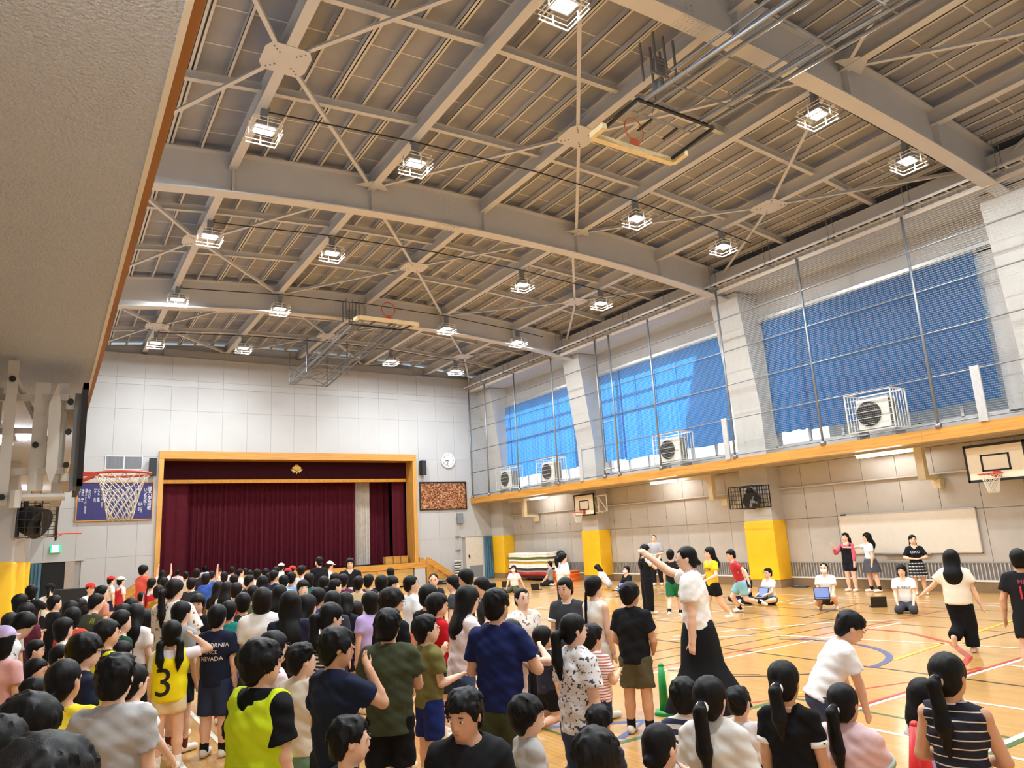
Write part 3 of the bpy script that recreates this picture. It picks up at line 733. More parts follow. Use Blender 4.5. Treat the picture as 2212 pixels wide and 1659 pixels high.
def truss_arm(t, depth, m):
    for y in (-0.45, 0.45):
        b = MB(); z0, z1 = 0.08, 0.68
        b.bar((-0.03, y, z0), (-depth, y, z0), 0.035, 0.035); b.bar((-0.03, y, z1), (-depth, y, z1), 0.035, 0.035)
        b.bar((-0.06, y, z0), (-0.06, y, z1), 0.035, 0.035); b.bar((-depth, y, z0), (-depth, y, z1), 0.035, 0.035)
        b.bar((-0.06, y, z1), (-depth, y, z0), 0.025, 0.025)
        b.build('side_truss', m, t)
    MB().bar((-depth, -0.65, 0.7), (-depth, 0.65, 0.7), 0.04, 0.04).bar((-depth, -0.65, 0.06), (-depth, 0.65, 0.06), 0.04, 0.04).build('wall_rail', m, t)
h1 = hoop('basketball_hoop', 'wall basketball hoop facing the hall above the whiteboard end', (17.2, 7.45, 2.45), PI); truss_arm(h1, 0.75, M_white)
h2 = hoop('basketball_hoop', 'wall basketball hoop above the pad between orange boards', (17.2, 21.85, 2.45), PI); truss_arm(h2, 0.36, M_white)
MB().bar((-0.12, 0.7, 0.1), (-0.12, 1.2, 0.1), 0.03, 0.03).bar((-0.12, 0.7, 0.68), (-0.12, 1.2, 0.68), 0.03, 0.03).bar((-0.12, 0.7, 0.1), (-0.12, 0.7, 0.68), 0.03, 0.03).bar((-0.12, 1.2, 0.1), (-0.12, 1.2, 0.68), 0.03, 0.03).bar((-0.12, 0.72, 0.66), (-0.12, 1.18, 0.12), 0.025, 0.025).build('folding_arm', M_white, h2)
h3 = hoop('basketball_hoop', 'folding basketball hoop with steel arms under the near balcony', (0.205, 7.15, 2.435), 0)
h4 = hoop('basketball_hoop', 'wall basketball hoop beside the exit sign', (0.22, 21.8, 2.39), 0, False); truss_arm(h4, 0.66, M_steel)
# folding mechanism of the near hoop
M_arm = mat('cream_hoop_steel', '#d8d3cb', 0.4, 0.1, noise=0.05)
def mech(nm, b): return b.build(nm, M_arm, h3)
for z in (0.05, 0.62): mech('board_rail', MB().bar((-0.09, -0.55, z), (-0.09, 0.55, z), 0.1, 0.06))
for y in (-0.42, -0.12, 0.3): mech('upright', MB().bar((-0.16, y, -0.12), (-0.16, y, 0.82), 0.07, 0.05, (0, 1, 0)))
mech('inner_frame', MB().bar((-0.3, -0.5, -0.05), (-0.3, -0.5, 0.8), 0.1, 0.06, (0, 1, 0)).bar((-0.3, 0.4, -0.05), (-0.3, 0.4, 0.8), 0.08, 0.06, (0, 1, 0)).bar((-0.3, -0.5, 0.02), (-0.3, 0.4, 0.02), 0.05, 0.06).bar((-0.3, -0.5, 0.74), (-0.3, 0.4, 0.74), 0.05, 0.06))
mech('plate', MB().prism([(-0.2, -0.02), (-0.24, 0.1), (-0.25, 0.62), (-0.2, 0.78), (-0.17, 0.6), (-0.165, 0.12)], 'y', -0.62, -0.6))
mech('outer_post', MB().bar((-0.5, -0.55, -0.16), (-0.5, -0.55, 0.95), 0.07, 0.07, (0, 1, 0))); mech('outer_post', MB().bar((-0.62, 0.3, -0.1), (-0.62, 0.3, 0.9), 0.05, 0.05, (0, 1, 0)))
mech('cross_arm', MB().bar((-0.12, -0.55, 0.68), (-1.1, -0.3, 0.68), 0.05, 0.05).bar((-0.12, -0.55, 0.1), (-1.1, -0.3, 0.1), 0.05, 0.05).bar((-0.3, -0.5, 0.42), (-1.1, -0.3, 0.42), 0.03, 0.04))
mech('wall_post', MB().bar((-1.1, -0.3, -0.2), (-1.1, -0.3, 0.95), 0.08, 0.08, (0, 1, 0))); mech('wall_post', MB().bar((-1.1, 0.6, -0.2), (-1.1, 0.6, 0.95), 0.08, 0.08, (0, 1, 0)))
mech('diagonal', MB().bar((-0.16, -0.42, 0.75), (-0.3, 0.4, 0.1), 0.035, 0.035).bar((-0.5, -0.55, 0.85), (-0.16, -0.12, 0.2), 0.03, 0.03))
for i, (x, y, z) in enumerate(((-0.11, -0.62, 0.64), (-0.11, -0.62, 0.4), (-0.11, -0.62, 0.14), (-0.5, -0.6, 0.8), (-0.5, -0.6, -0.1), (-0.32, -0.56, 0.3))):
    MB().cyl((x, y-0.02, z), (x, y+0.04, z), 0.022, 10).build('pivot_bolt', M_black, h3)
mech('lower_bracket', MB().cyl((-0.5, -0.55, -0.1), (-0.1, -0.55, -0.1), 0.028, 8).cyl((-0.42, -0.6, -0.05), (-0.42, -0.6, -0.18), 0.04, 8))
MB().box((-0.08, -0.56, -0.05), (-0.03, -0.5, 0.72)).build('slide_rail', M_grey, h3)

# caged ceiling fans on the columns
def fan(label, loc, sgn):
    t = thing('caged_fan', label, 'fan', loc, group='caged circulation fans')
    D, W, H = 0.52*sgn, 0.52, 0.31
    g = MB(); nwv = 9
    def wires(a, b, c, fixed, f0):
        pass
    for x in (0.0, D):
        for k in range(nwv+1):
            y = -W+2*W*k/nwv; g.bar((x, y, -H), (x, y, H), 0.008, 0.008)
        for k in range(6): z = -H+2*H*k/5; g.bar((x, -W, z), (x, W, z), 0.008, 0.008)
    for y in (-W, W):
        for k in range(6): z = -H+2*H*k/5; g.bar((0, y, z), (D, y, z), 0.01, 0.01)
        for k in range(6): x = D*k/5; g.bar((x, y, -H), (x, y, H), 0.01, 0.01)
    for x in (0.0, D):
        for y in (-W, W): g.bar((x, y, -H), (x, y, H), 0.025, 0.025)
        for z in (-H, H): g.bar((x, -W, z), (x, W, z), 0.025, 0.025)
    g.build('cage', M_black, t)
    f = MB(); f.cyl((0.1*sgn, 0.05, -0.02), (0.3*sgn, -0.1, -0.12), 0.22, 20, 0.25); f.build('fan_drum', M_black, t)
    b = MB()
    for k in range(4):
        a = k*PI/2+0.3; c = Vector((0.31*sgn, -0.11, -0.125)); u = Vector((0, math.cos(a), math.sin(a)))
        b.bar(c, c+u*0.2, 0.08, 0.006, (1, 0.2, 0.3))
    b.build('blades', M_grey, t)
    MB().cyl((0.0, 0.1, 0.12), (0.3*sgn, 0.05, 0.18), 0.03, 8).cyl((0.05*sgn, 0.1, 0.18), (0.12*sgn, 0.1, 0.18), 0.1, 12).build('arm', M_black, t)
    return t
fan('black caged fan on the column above the widest yellow pad', (XRC+0.02, 14.14, 2.57), -1)
fan('black caged fan on the near column beside the folding hoop', (XLC-0.02, 14.1, 2.57), 1)

# fluorescent tubes under the balconies
M_tube = mat('tube_glow', '#ffffff', 0.4, noise=0, emit=(1, 0.98, 0.96, 1), estr=55.0)
for x, y, lab in ((17.3, 10.05, 'fluorescent batten under the balcony near the whiteboard'), (17.3, 17.6, 'fluorescent batten under the balcony in the middle bay'), (17.3, 25.0, 'fluorescent batten under the balcony above the mat stack'), (17.3, 2.3, 'fluorescent batten under the balcony in the rear bay'),
                  (-0.5, 10.6, 'fluorescent batten under the near balcony behind the folding hoop'), (-0.45, 0.9, 'fluorescent batten under the near balcony above the camera side crowd'), (-0.45, -0.8, 'added unseen batten brightening the near balcony soffit beside the rear wall'), (-0.6, 18.5, 'fluorescent batten under the near balcony beyond the caged fan')):  # batten beside the rear wall is unseen, added to brighten the soffit
    zf_ = 3.34 if x > 0 else 3.28
    t = thing('fluorescent_light', lab, 'light', (x, y, zf_))
    if x < 0:
        for q in (-0.4, 0.4): MB().cyl((0, q, 0.07), (0, q, 3.41-zf_), 0.012, 6).build('drop_rod', M_white, t)
    MB().prism([(-0.07, 0.07), (0.07, 0.07), (0.035, 0.015), (-0.035, 0.015)], 'y', -0.64, 0.64).build('tray', M_white, t)
    MB().cyl((0, -0.6, -0.025), (0, 0.6, -0.025), 0.03, 10).build('tube', M_tube, t, True)
for k, y in enumerate((9.1, 15.6, 26.2)):
    t = thing('duct_bracket', 'cream boxed duct dropping from the balcony soffit, ' + ['near the whiteboard', 'beside the caged fan', 'above the mat stack'][k], 'duct', (17.35, y, 0), group='cream boxed ducts')
    MB().box((-0.08, -0.09, 2.6), (0.08, 0.09, 3.41)).build('drop', mat('cream_duct', '#d9cba6', 0.5), t)
    MB().box((0.14, 0.0, 3.3), (0.3, 1.5, 3.405)).build('run', MATS['cream_duct'], t)
    MB().box((0.5, -0.1, 2.4), (0.68, 0.1, 2.62)).build('wall_box', MATS['cream_duct'], t)
    MB().box((0.08, -0.06, 2.6), (0.68, 0.06, 2.7)).build('elbow', MATS['cream_duct'], t)

# whiteboard
t = thing('whiteboard', 'large blank whiteboard on the far side wall', 'whiteboard', (XR-0.02, 10.17, 0.9))
MB().box((-0.03, -1.72, 0), (0.02, 1.72, 0.99)).build('panel', mat('whiteboard_face', '#e3dccd', 0.3, noise=0.02), t)
fb = MB()
for a in (-1.74, 1.72): fb.box((-0.04, a, -0.02), (0.02, a+0.02, 1.01))
for z in (-0.02, 0.99): fb.box((-0.04, -1.74, z), (0.02, 1.74, z+0.02))
fb.build('frame', M_alu, t); MB().box((-0.1, -0.6, -0.03), (0.0, 0.6, -0.01)).build('pen_tray', M_alu, t)
MB().box((-0.05, 1.5, 0.985), (-0.02, 1.66, 1.02)).build('eraser_clip', M_black, t)

# stack of gym mats on a trolley
tro = thing('mat_trolley', 'low black trolley under the gym mats', 'trolley', (17.4, 25.65, 0))
MB().box((-0.45, -1.45, 0.1), (0.45, 1.45, 0.15)).build('platform', M_black, tro)
for a in (-0.38, 0.38):
    for b in (-1.2, 1.2): MB().cyl((a-0.02, b, 0.05), (a+0.02, b, 0.05), 0.05, 12).build('wheel', M_black, tro); MB().box((a-0.025, b-0.02, 0.05), (a+0.025, b+0.02, 0.1)).build('fork', M_grey, tro)
MATC = [('#8e2430', 'dark red'), ('#b5322f', 'red'), ('#efece2', 'white'), ('#23284f', 'navy'), ('#f1ede2', 'white'), ('#e9e4d3', 'white'), ('#d8b93c', 'yellow edged'), ('#e8e4da', 'white'), ('#5f6b2c', 'olive green'), ('#f2efe6', 'white'), ('#ece8dc', 'white')]
z = 0.15
for k, (c, nm) in enumerate(MATC):
    th = 0.078; n = 10; vs = []; fs = []; r_ = random.Random(k); o1, o2 = r_.uniform(-0.05, 0.05), r_.uniform(-0.06, 0.06)
    b = MB(); prof = []
    for i in range(n+1):
        s_ = i/n; y = -1.42+2.84*s_; dz = 0.012*math.sin(9*s_)-0.02*(0.5-abs(s_-0.5))+0.012
        vs += [(-0.44+o1, y+o2, dz), (0.44+o1, y+o2, dz), (0.44+o1, y+o2, dz+th), (-0.44+o1, y+o2, dz+th)]
    for i in range(n):
        a = i*4
        for j in range(4): fs.append((a+j, a+(j+1) % 4, a+4+(j+1) % 4, a+4+j))
    fs += [(0, 1, 2, 3), (n*4+3, n*4+2, n*4+1, n*4)]
    m_ = mat('mat_cover_%s' % c, c, 0.6, noise=0.06, nscale=6)
    o = b.add(vs, fs).build('gym_mat', m_, None, False, (17.4, 25.65, z+0.004)); z += th+0.008
    tag(o, '%s gym mat, number %s up in the stack on the trolley' % (nm, ['one', 'two', 'three', 'four', 'five', 'six', 'seven', 'eight', 'nine', 'ten', 'eleven'][k]), 'mat', 'stacked gym mats')
# orange boards
M_or = mat('orange_board', '#d9692a', 0.5, noise=0.08)
for k in range(8):
    o = soft_box(17.0, 22.75, 0.002+k*0.051, 17.46, 23.9, 0.045+k*0.051, 'orange_board', M_or, None, 0.006, 1)
    o.location.x = random.uniform(-0.02, 0.02); o.location.y = random.uniform(-0.03, 0.03)
    tag(o, 'flat orange plastic board stacked beside the column pad', 'board', 'stack of orange boards')

# things on the stage wall
t = thing('wall_clock', 'round white wall clock above the mosaic panel', 'clock', (15.39, YS-0.03, 5.4))
MB().cyl((0, 0.03, 0), (0, -0.02, 0), 0.37, 36).build('case', mat('clock_rim', '#c9c7c2', 0.4, 0.3), t)
MB().cyl((0, -0.018, 0), (0, -0.026, 0), 0.335, 36).build('dial', mat('clock_dial', '#dcdad4', 0.4, noise=0), t)
for k in range(12):
    a = PI/2-k*PI/6; me = text_mesh(str(k if k else 12), 0.1, 0.001); me.materials.append(M_black)
    link('numeral', me, t, (0.26*math.cos(a), -0.03, 0.26*math.sin(a)), (PI/2, 0, 0))
def hand(nm, ang, L, w): MB().bar((0, -0.034, 0), (L*math.cos(ang), -0.034, L*math.sin(ang)), w, 0.006, (0, 1, 0)).build(nm, M_black, t)
hand('hour_hand', PI/2-2*PI*(8.55/12), 0.17, 0.024); hand('minute_hand', PI/2-2*PI*(32.5/60), 0.26, 0.016)
t = thing('mosaic_panel', 'framed mosaic panel of small brown wooden blocks', 'mosaic', (13.9, YS-0.06, 3.16))
mw, mh = 2.38, 1.26
fb = MB(); fb.box((0, 0, 0), (mw, 0.06, 0.05)).box((0, 0, mh-0.05), (mw, 0.06, mh)).box((0, 0, 0.05), (0.05, 0.06, mh-0.05)).box((mw-0.05, 0, 0.05), (mw, 0.06, mh-0.05)); fb.build('frame', mat('dark_frame', '#2a1a12', 0.4), t)
BR = [mat('mosaic_'+c, c, 0.5, noise=0.1) for c in ('#b9855a', '#8a4a26', '#5c3018', '#d3a57c', '#9c6238', '#c08f63')]
bb = MB(); nx, nz = 40, 30
for i in range(nx):
    for j in range(nz):
        a = 0.05+(mw-0.1)*i/nx; c = 0.05+(mh-0.1)*j/nz; d = random.uniform(0.005, 0.03)
        bb.box((a+0.002, 0.05-d, c+0.002), (a+(mw-0.1)/nx-0.002, 0.05, c+(mh-0.1)/nz-0.002), random.choice((0, 0, 1, 1, 2, 3, 4, 4, 5)))
o = bb.build('blocks', BR, t); o['kind'] = 'stuff'
def speaker(lab, x, z, rz):
    t = thing('wall_speaker', lab, 'speaker', (x, YS-0.16, z), rz)
    MB().prism([(-0.13, -0.12), (0.13, -0.12), (0.1, 0.1), (-0.1, 0.1)], 'z', -0.32, 0.32).build('cabinet', M_black, t)
    MB().box((-0.12, -0.135, -0.3), (0.12, -0.122, 0.3)).build('grille', mat('speaker_grille', '#2c2c2e', 0.7, bump=0.3, bscale=200), t)
    MB().box((-0.05, 0.1, -0.1), (0.05, 0.16, 0.1)).build('bracket', M_black, t)
speaker('black wall speaker beside the clock', 14.02, 5.03, 0.25); speaker('black wall speaker beside the lyric board', 3.15, 5.03, -0.2)
t = thing('lyric_board', 'blue school song board with white Japanese lettering', 'sign board', (0.81, YS-0.08, 3.14))
MB().box((0.03, 0.02, 0.03), (2.38, 0.07, 1.34)).build('panel', mat('board_blue', '#2c2a66', 0.5, noise=0.04), t)
fb = MB(); fb.box((0, 0, 0), (2.41, 0.07, 0.035)).box((0, 0, 1.335), (2.41, 0.07, 1.37)).box((0, 0, 0.035), (0.035, 0.07, 1.335)).box((2.375, 0, 0.035), (2.41, 0.07, 1.335)); fb.build('frame', M_woodx, t)
cols = [(2.28, 1.2, '湘北小学校校歌', 0.125), (2.14, 1.12, 'いつも元気!', 0.11), (2.03, 0.62, '作詞　六年生', 0.06), (1.95, 0.62, '作曲　先生', 0.06), (1.82, 1.2, '一　みんなの声が', 0.082), (1.68, 1.1, 'ひびいてる　学びや', 0.075), (1.55, 1.2, '明るくたのしい', 0.082), (1.42, 1.1, '友だちといっしょに', 0.075), (1.28, 1.2, '二　青い空の', 0.082), (1.15, 1.1, 'ひかりをあびて', 0.075), (1.02, 1.2, 'すこやかにみんな', 0.082), (0.88, 1.1, 'みらいへ', 0.08), (0.78, 1.14, 'みんなの上に　みえて', 0.07), (0.66, 1.12, 'いつも　笑顔', 0.08), (0.55, 1.12, 'ワオ!　北小', 0.08), (0.38, 1.1, 'みらいを', 0.08), (0.28, 1.12, '理想といっしょに　なかまで', 0.068), (0.18, 1.12, '未来の　夢へ', 0.08), (0.085, 1.12, 'ワオ!　北小', 0.078)]
M_let = mat('white_lettering', '#f4f4f6', 0.5, noise=0)
for x, z0, s_, sz in cols:
    me = text_mesh('\n'.join(s_), sz*1.12, 0.001, line=0.86); me.materials.append(M_let)
    zs = [v_.co.y for v_ in me.vertices]; top = max(zs) if zs else 0
    link('lettering', me, t, (x, 0.012, z0-top), (PI/2, 0, 0))
t = thing('blind_window', 'small window with grey blinds above the lyric board', 'window', (1.61, YS-0.03, 4.95))
MB().box((0, 0.0, 0), (1.2, 0.03, 0.5)).build('frame', M_alu, t)
for a in (0.03, 0.62): MB().box((a, -0.01, 0.03), (a+0.55, 0.0, 0.47)).build('pane', mat('blind_grey', '#6f7278', 0.4, noise=0.15, nscale=14, stretch=(3, 1, 0.1)), t)
t = thing('exit_sign', 'green and white emergency exit sign over the doorway', 'exit sign', (0.15, YS-0.1, 2.13))
MB().box((0, 0, 0), (0.3, 0.1, 0.26)).build('case', mat('exit_green', '#2fb58a', 0.4, noise=0, emit='#2fd39a', estr=0.8), t)
MB().box((0.05, -0.005, 0.02), (0.25, 0.0, 0.24)).build('panel', mat('exit_white', '#ffffff', 0.4, noise=0, emit='#f4fffb', estr=3), t)
t = thing('switch_box', 'grey wall box with conduits below the mosaic panel', 'electrical box', (15.73, YS-0.12, 2.53))
MB().box((0, 0, 0), (0.29, 0.12, 0.44)).build('case', M_grey, t)
for x in (-0.08, 0.1): MB().tube([(x, 0.09, 0.2 if x < 0 else 0.0), (x, 0.09, -1.85)], 0.018, 6).build('conduit', M_wall, t)
MB().tube([(-0.08, 0.09, 0.2), (-0.06, 0.09, 0.3), (0.0, 0.09, 0.32)], 0.018, 6).build('conduit', M_wall, t)
for z in (-0.6, -1.2): MB().box((-0.12, 0.06, z), (0.14, 0.12, z+0.03)).build('clamp', M_grey, t)
t = thing('ring_rack', 'small rack of stacked black and white rings by the stage wall', 'rack', (15.55, 29.1, 0))
MB().cyl((0, 0, 0), (0, 0, 0.03), 0.16, 16).build('base', M_black, t); MB().cyl((0, 0, 0.03), (0, 0, 0.9), 0.015, 8).build('pole', M_grey, t)
for k in range(14): MB().ring((0, 0, 0.08+k*0.055), 0.13, 0.018, 'z', 16, 6).build('ring', M_black if k % 2 else M_white, t)
MB().box((-0.18, -0.02, 0.88), (0.18, 0.02, 0.91)).build('crossbar', M_white, t)
t = thing('covered_piano', 'upright piano under a black cover near the doorway', 'piano', (0.92, 26.3, 0))
MB().box((-0.74, -0.3, 0.1), (0.74, 0.3, 0.98)).build('body', M_black, t)
MB().prism([(-0.78, 0.0), (-0.76, 0.99), (-0.7, 1.01), (0.7, 1.0), (0.76, 0.985), (0.79, 0.04)], 'y', -0.34, 0.34).build('cover', mat('black_cover', '#1b1d22', 0.35, bump=0.4, bscale=6), t)
for a in (-0.65, 0.65): MB().cyl((a, -0.2, 0), (a, -0.2, 0.1), 0.04, 10).build('caster', M_black, t)
t = thing('equipment_case', 'flat black equipment case on the floor by the stage stairs', 'case', (14.3, 28.2, 0))
MB().box((-0.55, -0.2, 0.0), (0.55, 0.2, 0.16)).build('body', M_black, t); MB().box((-0.56, -0.21, 0.16), (0.56, 0.21, 0.2)).build('lid', M_grey, t); MB().box((-0.1, -0.23, 0.08), (0.1, -0.2, 0.11)).build('handle', M_grey, t)

# retractable hoops folded under the roof
def clear_mat():
    if 'clear_board' in MATS: return MATS['clear_board']
    m = mat('clear_board', '#d9d9d6', 0.1, noise=0); n = m.node_tree.nodes; l = m.node_tree.links
    tr = n.new('ShaderNodeBsdfTransparent'); mx = n.new('ShaderNodeMixShader'); mx.inputs[0].default_value = 0.12
    l.new(tr.outputs[0], mx.inputs[1]); l.new(n['Principled BSDF'].outputs[0], mx.inputs[2]); l.new(mx.outputs[0], n['Material Output'].inputs[0]); return m
def roof_hoop(lab, yb, yp, sgn):
    t = thing('ceiling_hoop', lab, 'basketball hoop', (8.57, 0, 0))
    L = [(-0.72, 7), (0.72, 7)]
    zp, ze = 8.25, 8.75
    for x in (-0.75, -0.55, 0.55, 0.75):
        MB().cyl((x, yp, zp), (x, yb+sgn*0.2, ze), 0.035, 8).build('frame_tube', M_steelg, t)
        MB().cyl((x, yp, zp+0.32), (x, yb+sgn*1.2, ze+0.12), 0.022, 6).build('upper_tube', M_steelg, t)
    n = 8
    for k in range(n+1):
        s_ = k/n; y = yp+(yb+sgn*0.2-yp)*s_; z = zp+(ze-zp)*s_
        MB().cyl((-0.78, y, z), (0.78, y, z), 0.02, 6).build('cross_tube', M_steelg, t)
        if k < n:
            y2 = yp+(yb-yp)*(k+1)/n; z2 = zp+(ze-zp)*(k+1)/n
            MB().cyl((-0.75, y, z+0.3*(1-s_)), (-0.75, y2, z2), 0.013, 5).cyl((0.75, y, z+0.3*(1-s_)), (0.75, y2, z2), 0.013, 5).build('lattice', M_steelg, t)
    for k, s_ in ((0, 0.0), (1, 0.3)):
        y = yp+(yb-yp)*s_
        for x in (-0.78, 0.78): MB().cyl((x, y, zp-0.02), (x, y, 9.55), 0.028, 8).build('hanger_tube', M_steelg, t)
        MB().cyl((-0.78, y, zp), (0.78, y, 8.9), 0.018, 6).cyl((0.78, y, zp), (-0.78, y, 8.9), 0.018, 6).build('cross_brace', M_steelg, t)
    # board lying almost flat
    y0, y1 = yb-sgn*0.55, yb+sgn*0.55
    fr_ = MB()
    for x in (-0.9, 0.9): fr_.bar((x, y0, 8.62), (x, y1, 8.7), 0.05, 0.04)
    for x in (-0.3, 0.3): fr_.bar((x, yb-sgn*0.1, 8.655), (x, yb+sgn*0.25, 8.68), 0.05, 0.02)
    for q in (0.0, 1.0): fr_.bar((-0.9, y0+(y1-y0)*q, 8.62+0.08*q), (0.9, y0+(y1-y0)*q, 8.62+0.08*q), 0.05, 0.04)
    fr_.build('board_frame', M_black, t)
    MB().add([(-0.9, y0, 8.645), (0.9, y0, 8.645), (0.9, y1, 8.725), (-0.9, y1, 8.725)], [(0, 1, 2, 3)]).build('clear_board', clear_mat(), t)
    MB().bar((-0.98, y0, 8.6), (0.98, y0, 8.6), 0.12, 0.1).bar((-0.98, y0, 8.6), (-0.98, y0+sgn*0.35, 8.62), 0.1, 0.1).bar((0.98, y0, 8.6), (0.98, y0+sgn*0.35, 8.62), 0.1, 0.1).build('bottom_padding', mat('pad_cream', '#ead9ac', 0.6), t)
    MB().ring((0, y0+sgn*0.05, 8.98), 0.225, 0.012, 'y', 28, 6).build('rim', M_rim, t, True)
    MB().box((-0.08, y0, 8.66), (0.08, y0+sgn*0.08, 8.78)).build('rim_plate', M_rim, t)
    w = MB()
    for q in range(6): w.bar((-0.9+q*0.02, yb+sgn*0.9, 9.0+0.06*q), (-0.5, yb+sgn*0.9, 9.0+0.06*q), 0.03, 0.03)
    for x in (-0.92, -0.7, -0.48): w.bar((x, yb+sgn*0.75, 8.9), (x, yb+sgn*0.75, 9.6), 0.03, 0.03, (0, 1, 0)); w.bar((x, yb+sgn*1.05, 8.9), (x, yb+sgn*1.05, 9.6), 0.03, 0.03, (0, 1, 0))
    w.build('winch_frame', M_steelg, t); MB().cyl((-0.6, yb+sgn*0.7, 8.95), (-0.52, yb+sgn*0.7, 8.95), 0.11, 12).build('pulley', M_grey, t)
    MB().tube([(-0.56, yb+sgn*0.7, 8.95), (-0.3, yp, zp+0.3)], 0.006, 4).tube([(-0.56, yb+sgn*0.7, 8.95), (-0.1, yb, 8.75)], 0.006, 4).build('steel_cable', M_black, t)
roof_hoop('folded ceiling basketball hoop with lattice arm near the stage', 20.5, 28.2, 1)
roof_hoop('folded ceiling basketball hoop with lattice arm over the front court', 8.1, 0.4, -1)

# loose markers
p = on_z(1437, 1543, 0.0)
t = thing('marker_pole', 'green plastic marker pole behind the long black skirt', 'marker', (p.x, p.y, 0))
M_grn = mat('green_plastic', '#179a45', 0.4, noise=0.05)
MB().cyl((0, 0, 0), (0, 0, 0.04), 0.11, 20, 0.09).build('base', M_grn, t, True); MB().cyl((0, 0, 0.04), (0, 0, 0.46), 0.05, 14, 0.032).sphere((0, 0, 0.46), 0.032, 12, 6).build('pole', M_grn, t, True)
p = on_z(1974, 1556, 0.62)
t = thing('traffic_cone', 'red plastic cone beside the girl in striped navy top', 'cone', (p.x, p.y, 0))
M_red = mat('red_plastic', '#cf2422', 0.4, noise=0.05)
MB().box((-0.18, -0.18, 0), (0.18, 0.18, 0.03)).build('base', M_red, t); MB().cyl((0, 0, 0.03), (0, 0, 0.59), 0.12, 20, 0.03).sphere((0, 0, 0.59), 0.03, 12, 6).build('cone_body', M_red, t, True)
# ================================================================ PEOPLE: figures as smooth distance fields, meshed with surface nets
def nets(field, lo, h):
    """surface nets on a scalar field (negative inside)"""
    s = field < 0
    nx, ny, nz = field.shape
    cnt = np.zeros((nx-1, ny-1, nz-1), np.int8)
    for dx in (0, 1):
        for dy in (0, 1):
            for dz in (0, 1): cnt += s[dx:nx-1+dx, dy:ny-1+dy, dz:nz-1+dz]
    act = (cnt > 0) & (cnt < 8)
    idx = -np.ones(act.shape, np.int64); I = np.argwhere(act); m = len(I)
    if m == 0: return np.zeros((0, 3)), np.zeros((0, 4), np.int64)
    idx[act] = np.arange(m)
    acc = np.zeros((m, 3)); num = np.zeros(m)
    ix, iy, iz = I.T
    corners = [(0,0,0),(1,0,0),(0,1,0),(1,1,0),(0,0,1),(1,0,1),(0,1,1),(1,1,1)]
    vals = [field[ix+c[0], iy+c[1], iz+c[2]] for c in corners]
    for a in range(8):
        for b in range(a+1, 8):
            d = np.array(corners[b])-np.array(corners[a])
            if np.abs(d).sum() != 1: continue
            va, vb = vals[a], vals[b]; k = (va < 0) != (vb < 0)
            t = np.where(k, va/np.where(k, va-vb, 1), 0)
            acc += np.where(k[:, None], np.array(corners[a])+t[:, None]*d, 0); num += k
    V = (I+acc/num[:, None])*h+lo
    F = []
    for ax in range(3):
        sl0 = [slice(None)]*3; sl1 = [slice(None)]*3
        sl0[ax] = slice(0, -1); sl1[ax] = slice(1, None)
        e = s[tuple(sl0)] != s[tuple(sl1)]
        E = np.argwhere(e); u, v = (ax+1) % 3, (ax+2) % 3
        ok = (E[:, u] > 0) & (E[:, v] > 0) & (E[:, u] < field.shape[u]-1) & (E[:, v] < field.shape[v]-1)
        E = E[ok]
        if len(E) == 0: continue
        def cell(du, dv):
            C_ = E.copy(); C_[:, u] -= du; C_[:, v] -= dv; return idx[C_[:, 0], C_[:, 1], C_[:, 2]]
        q = np.stack([cell(1, 1), cell(0, 1), cell(0, 0), cell(1, 0)], 1)
        ins = s[E[:, 0], E[:, 1], E[:, 2]]
        q[~ins] = q[~ins][:, ::-1]
        F.append(q)
    return V, np.concatenate(F) if F else np.zeros((0, 4), np.int64)

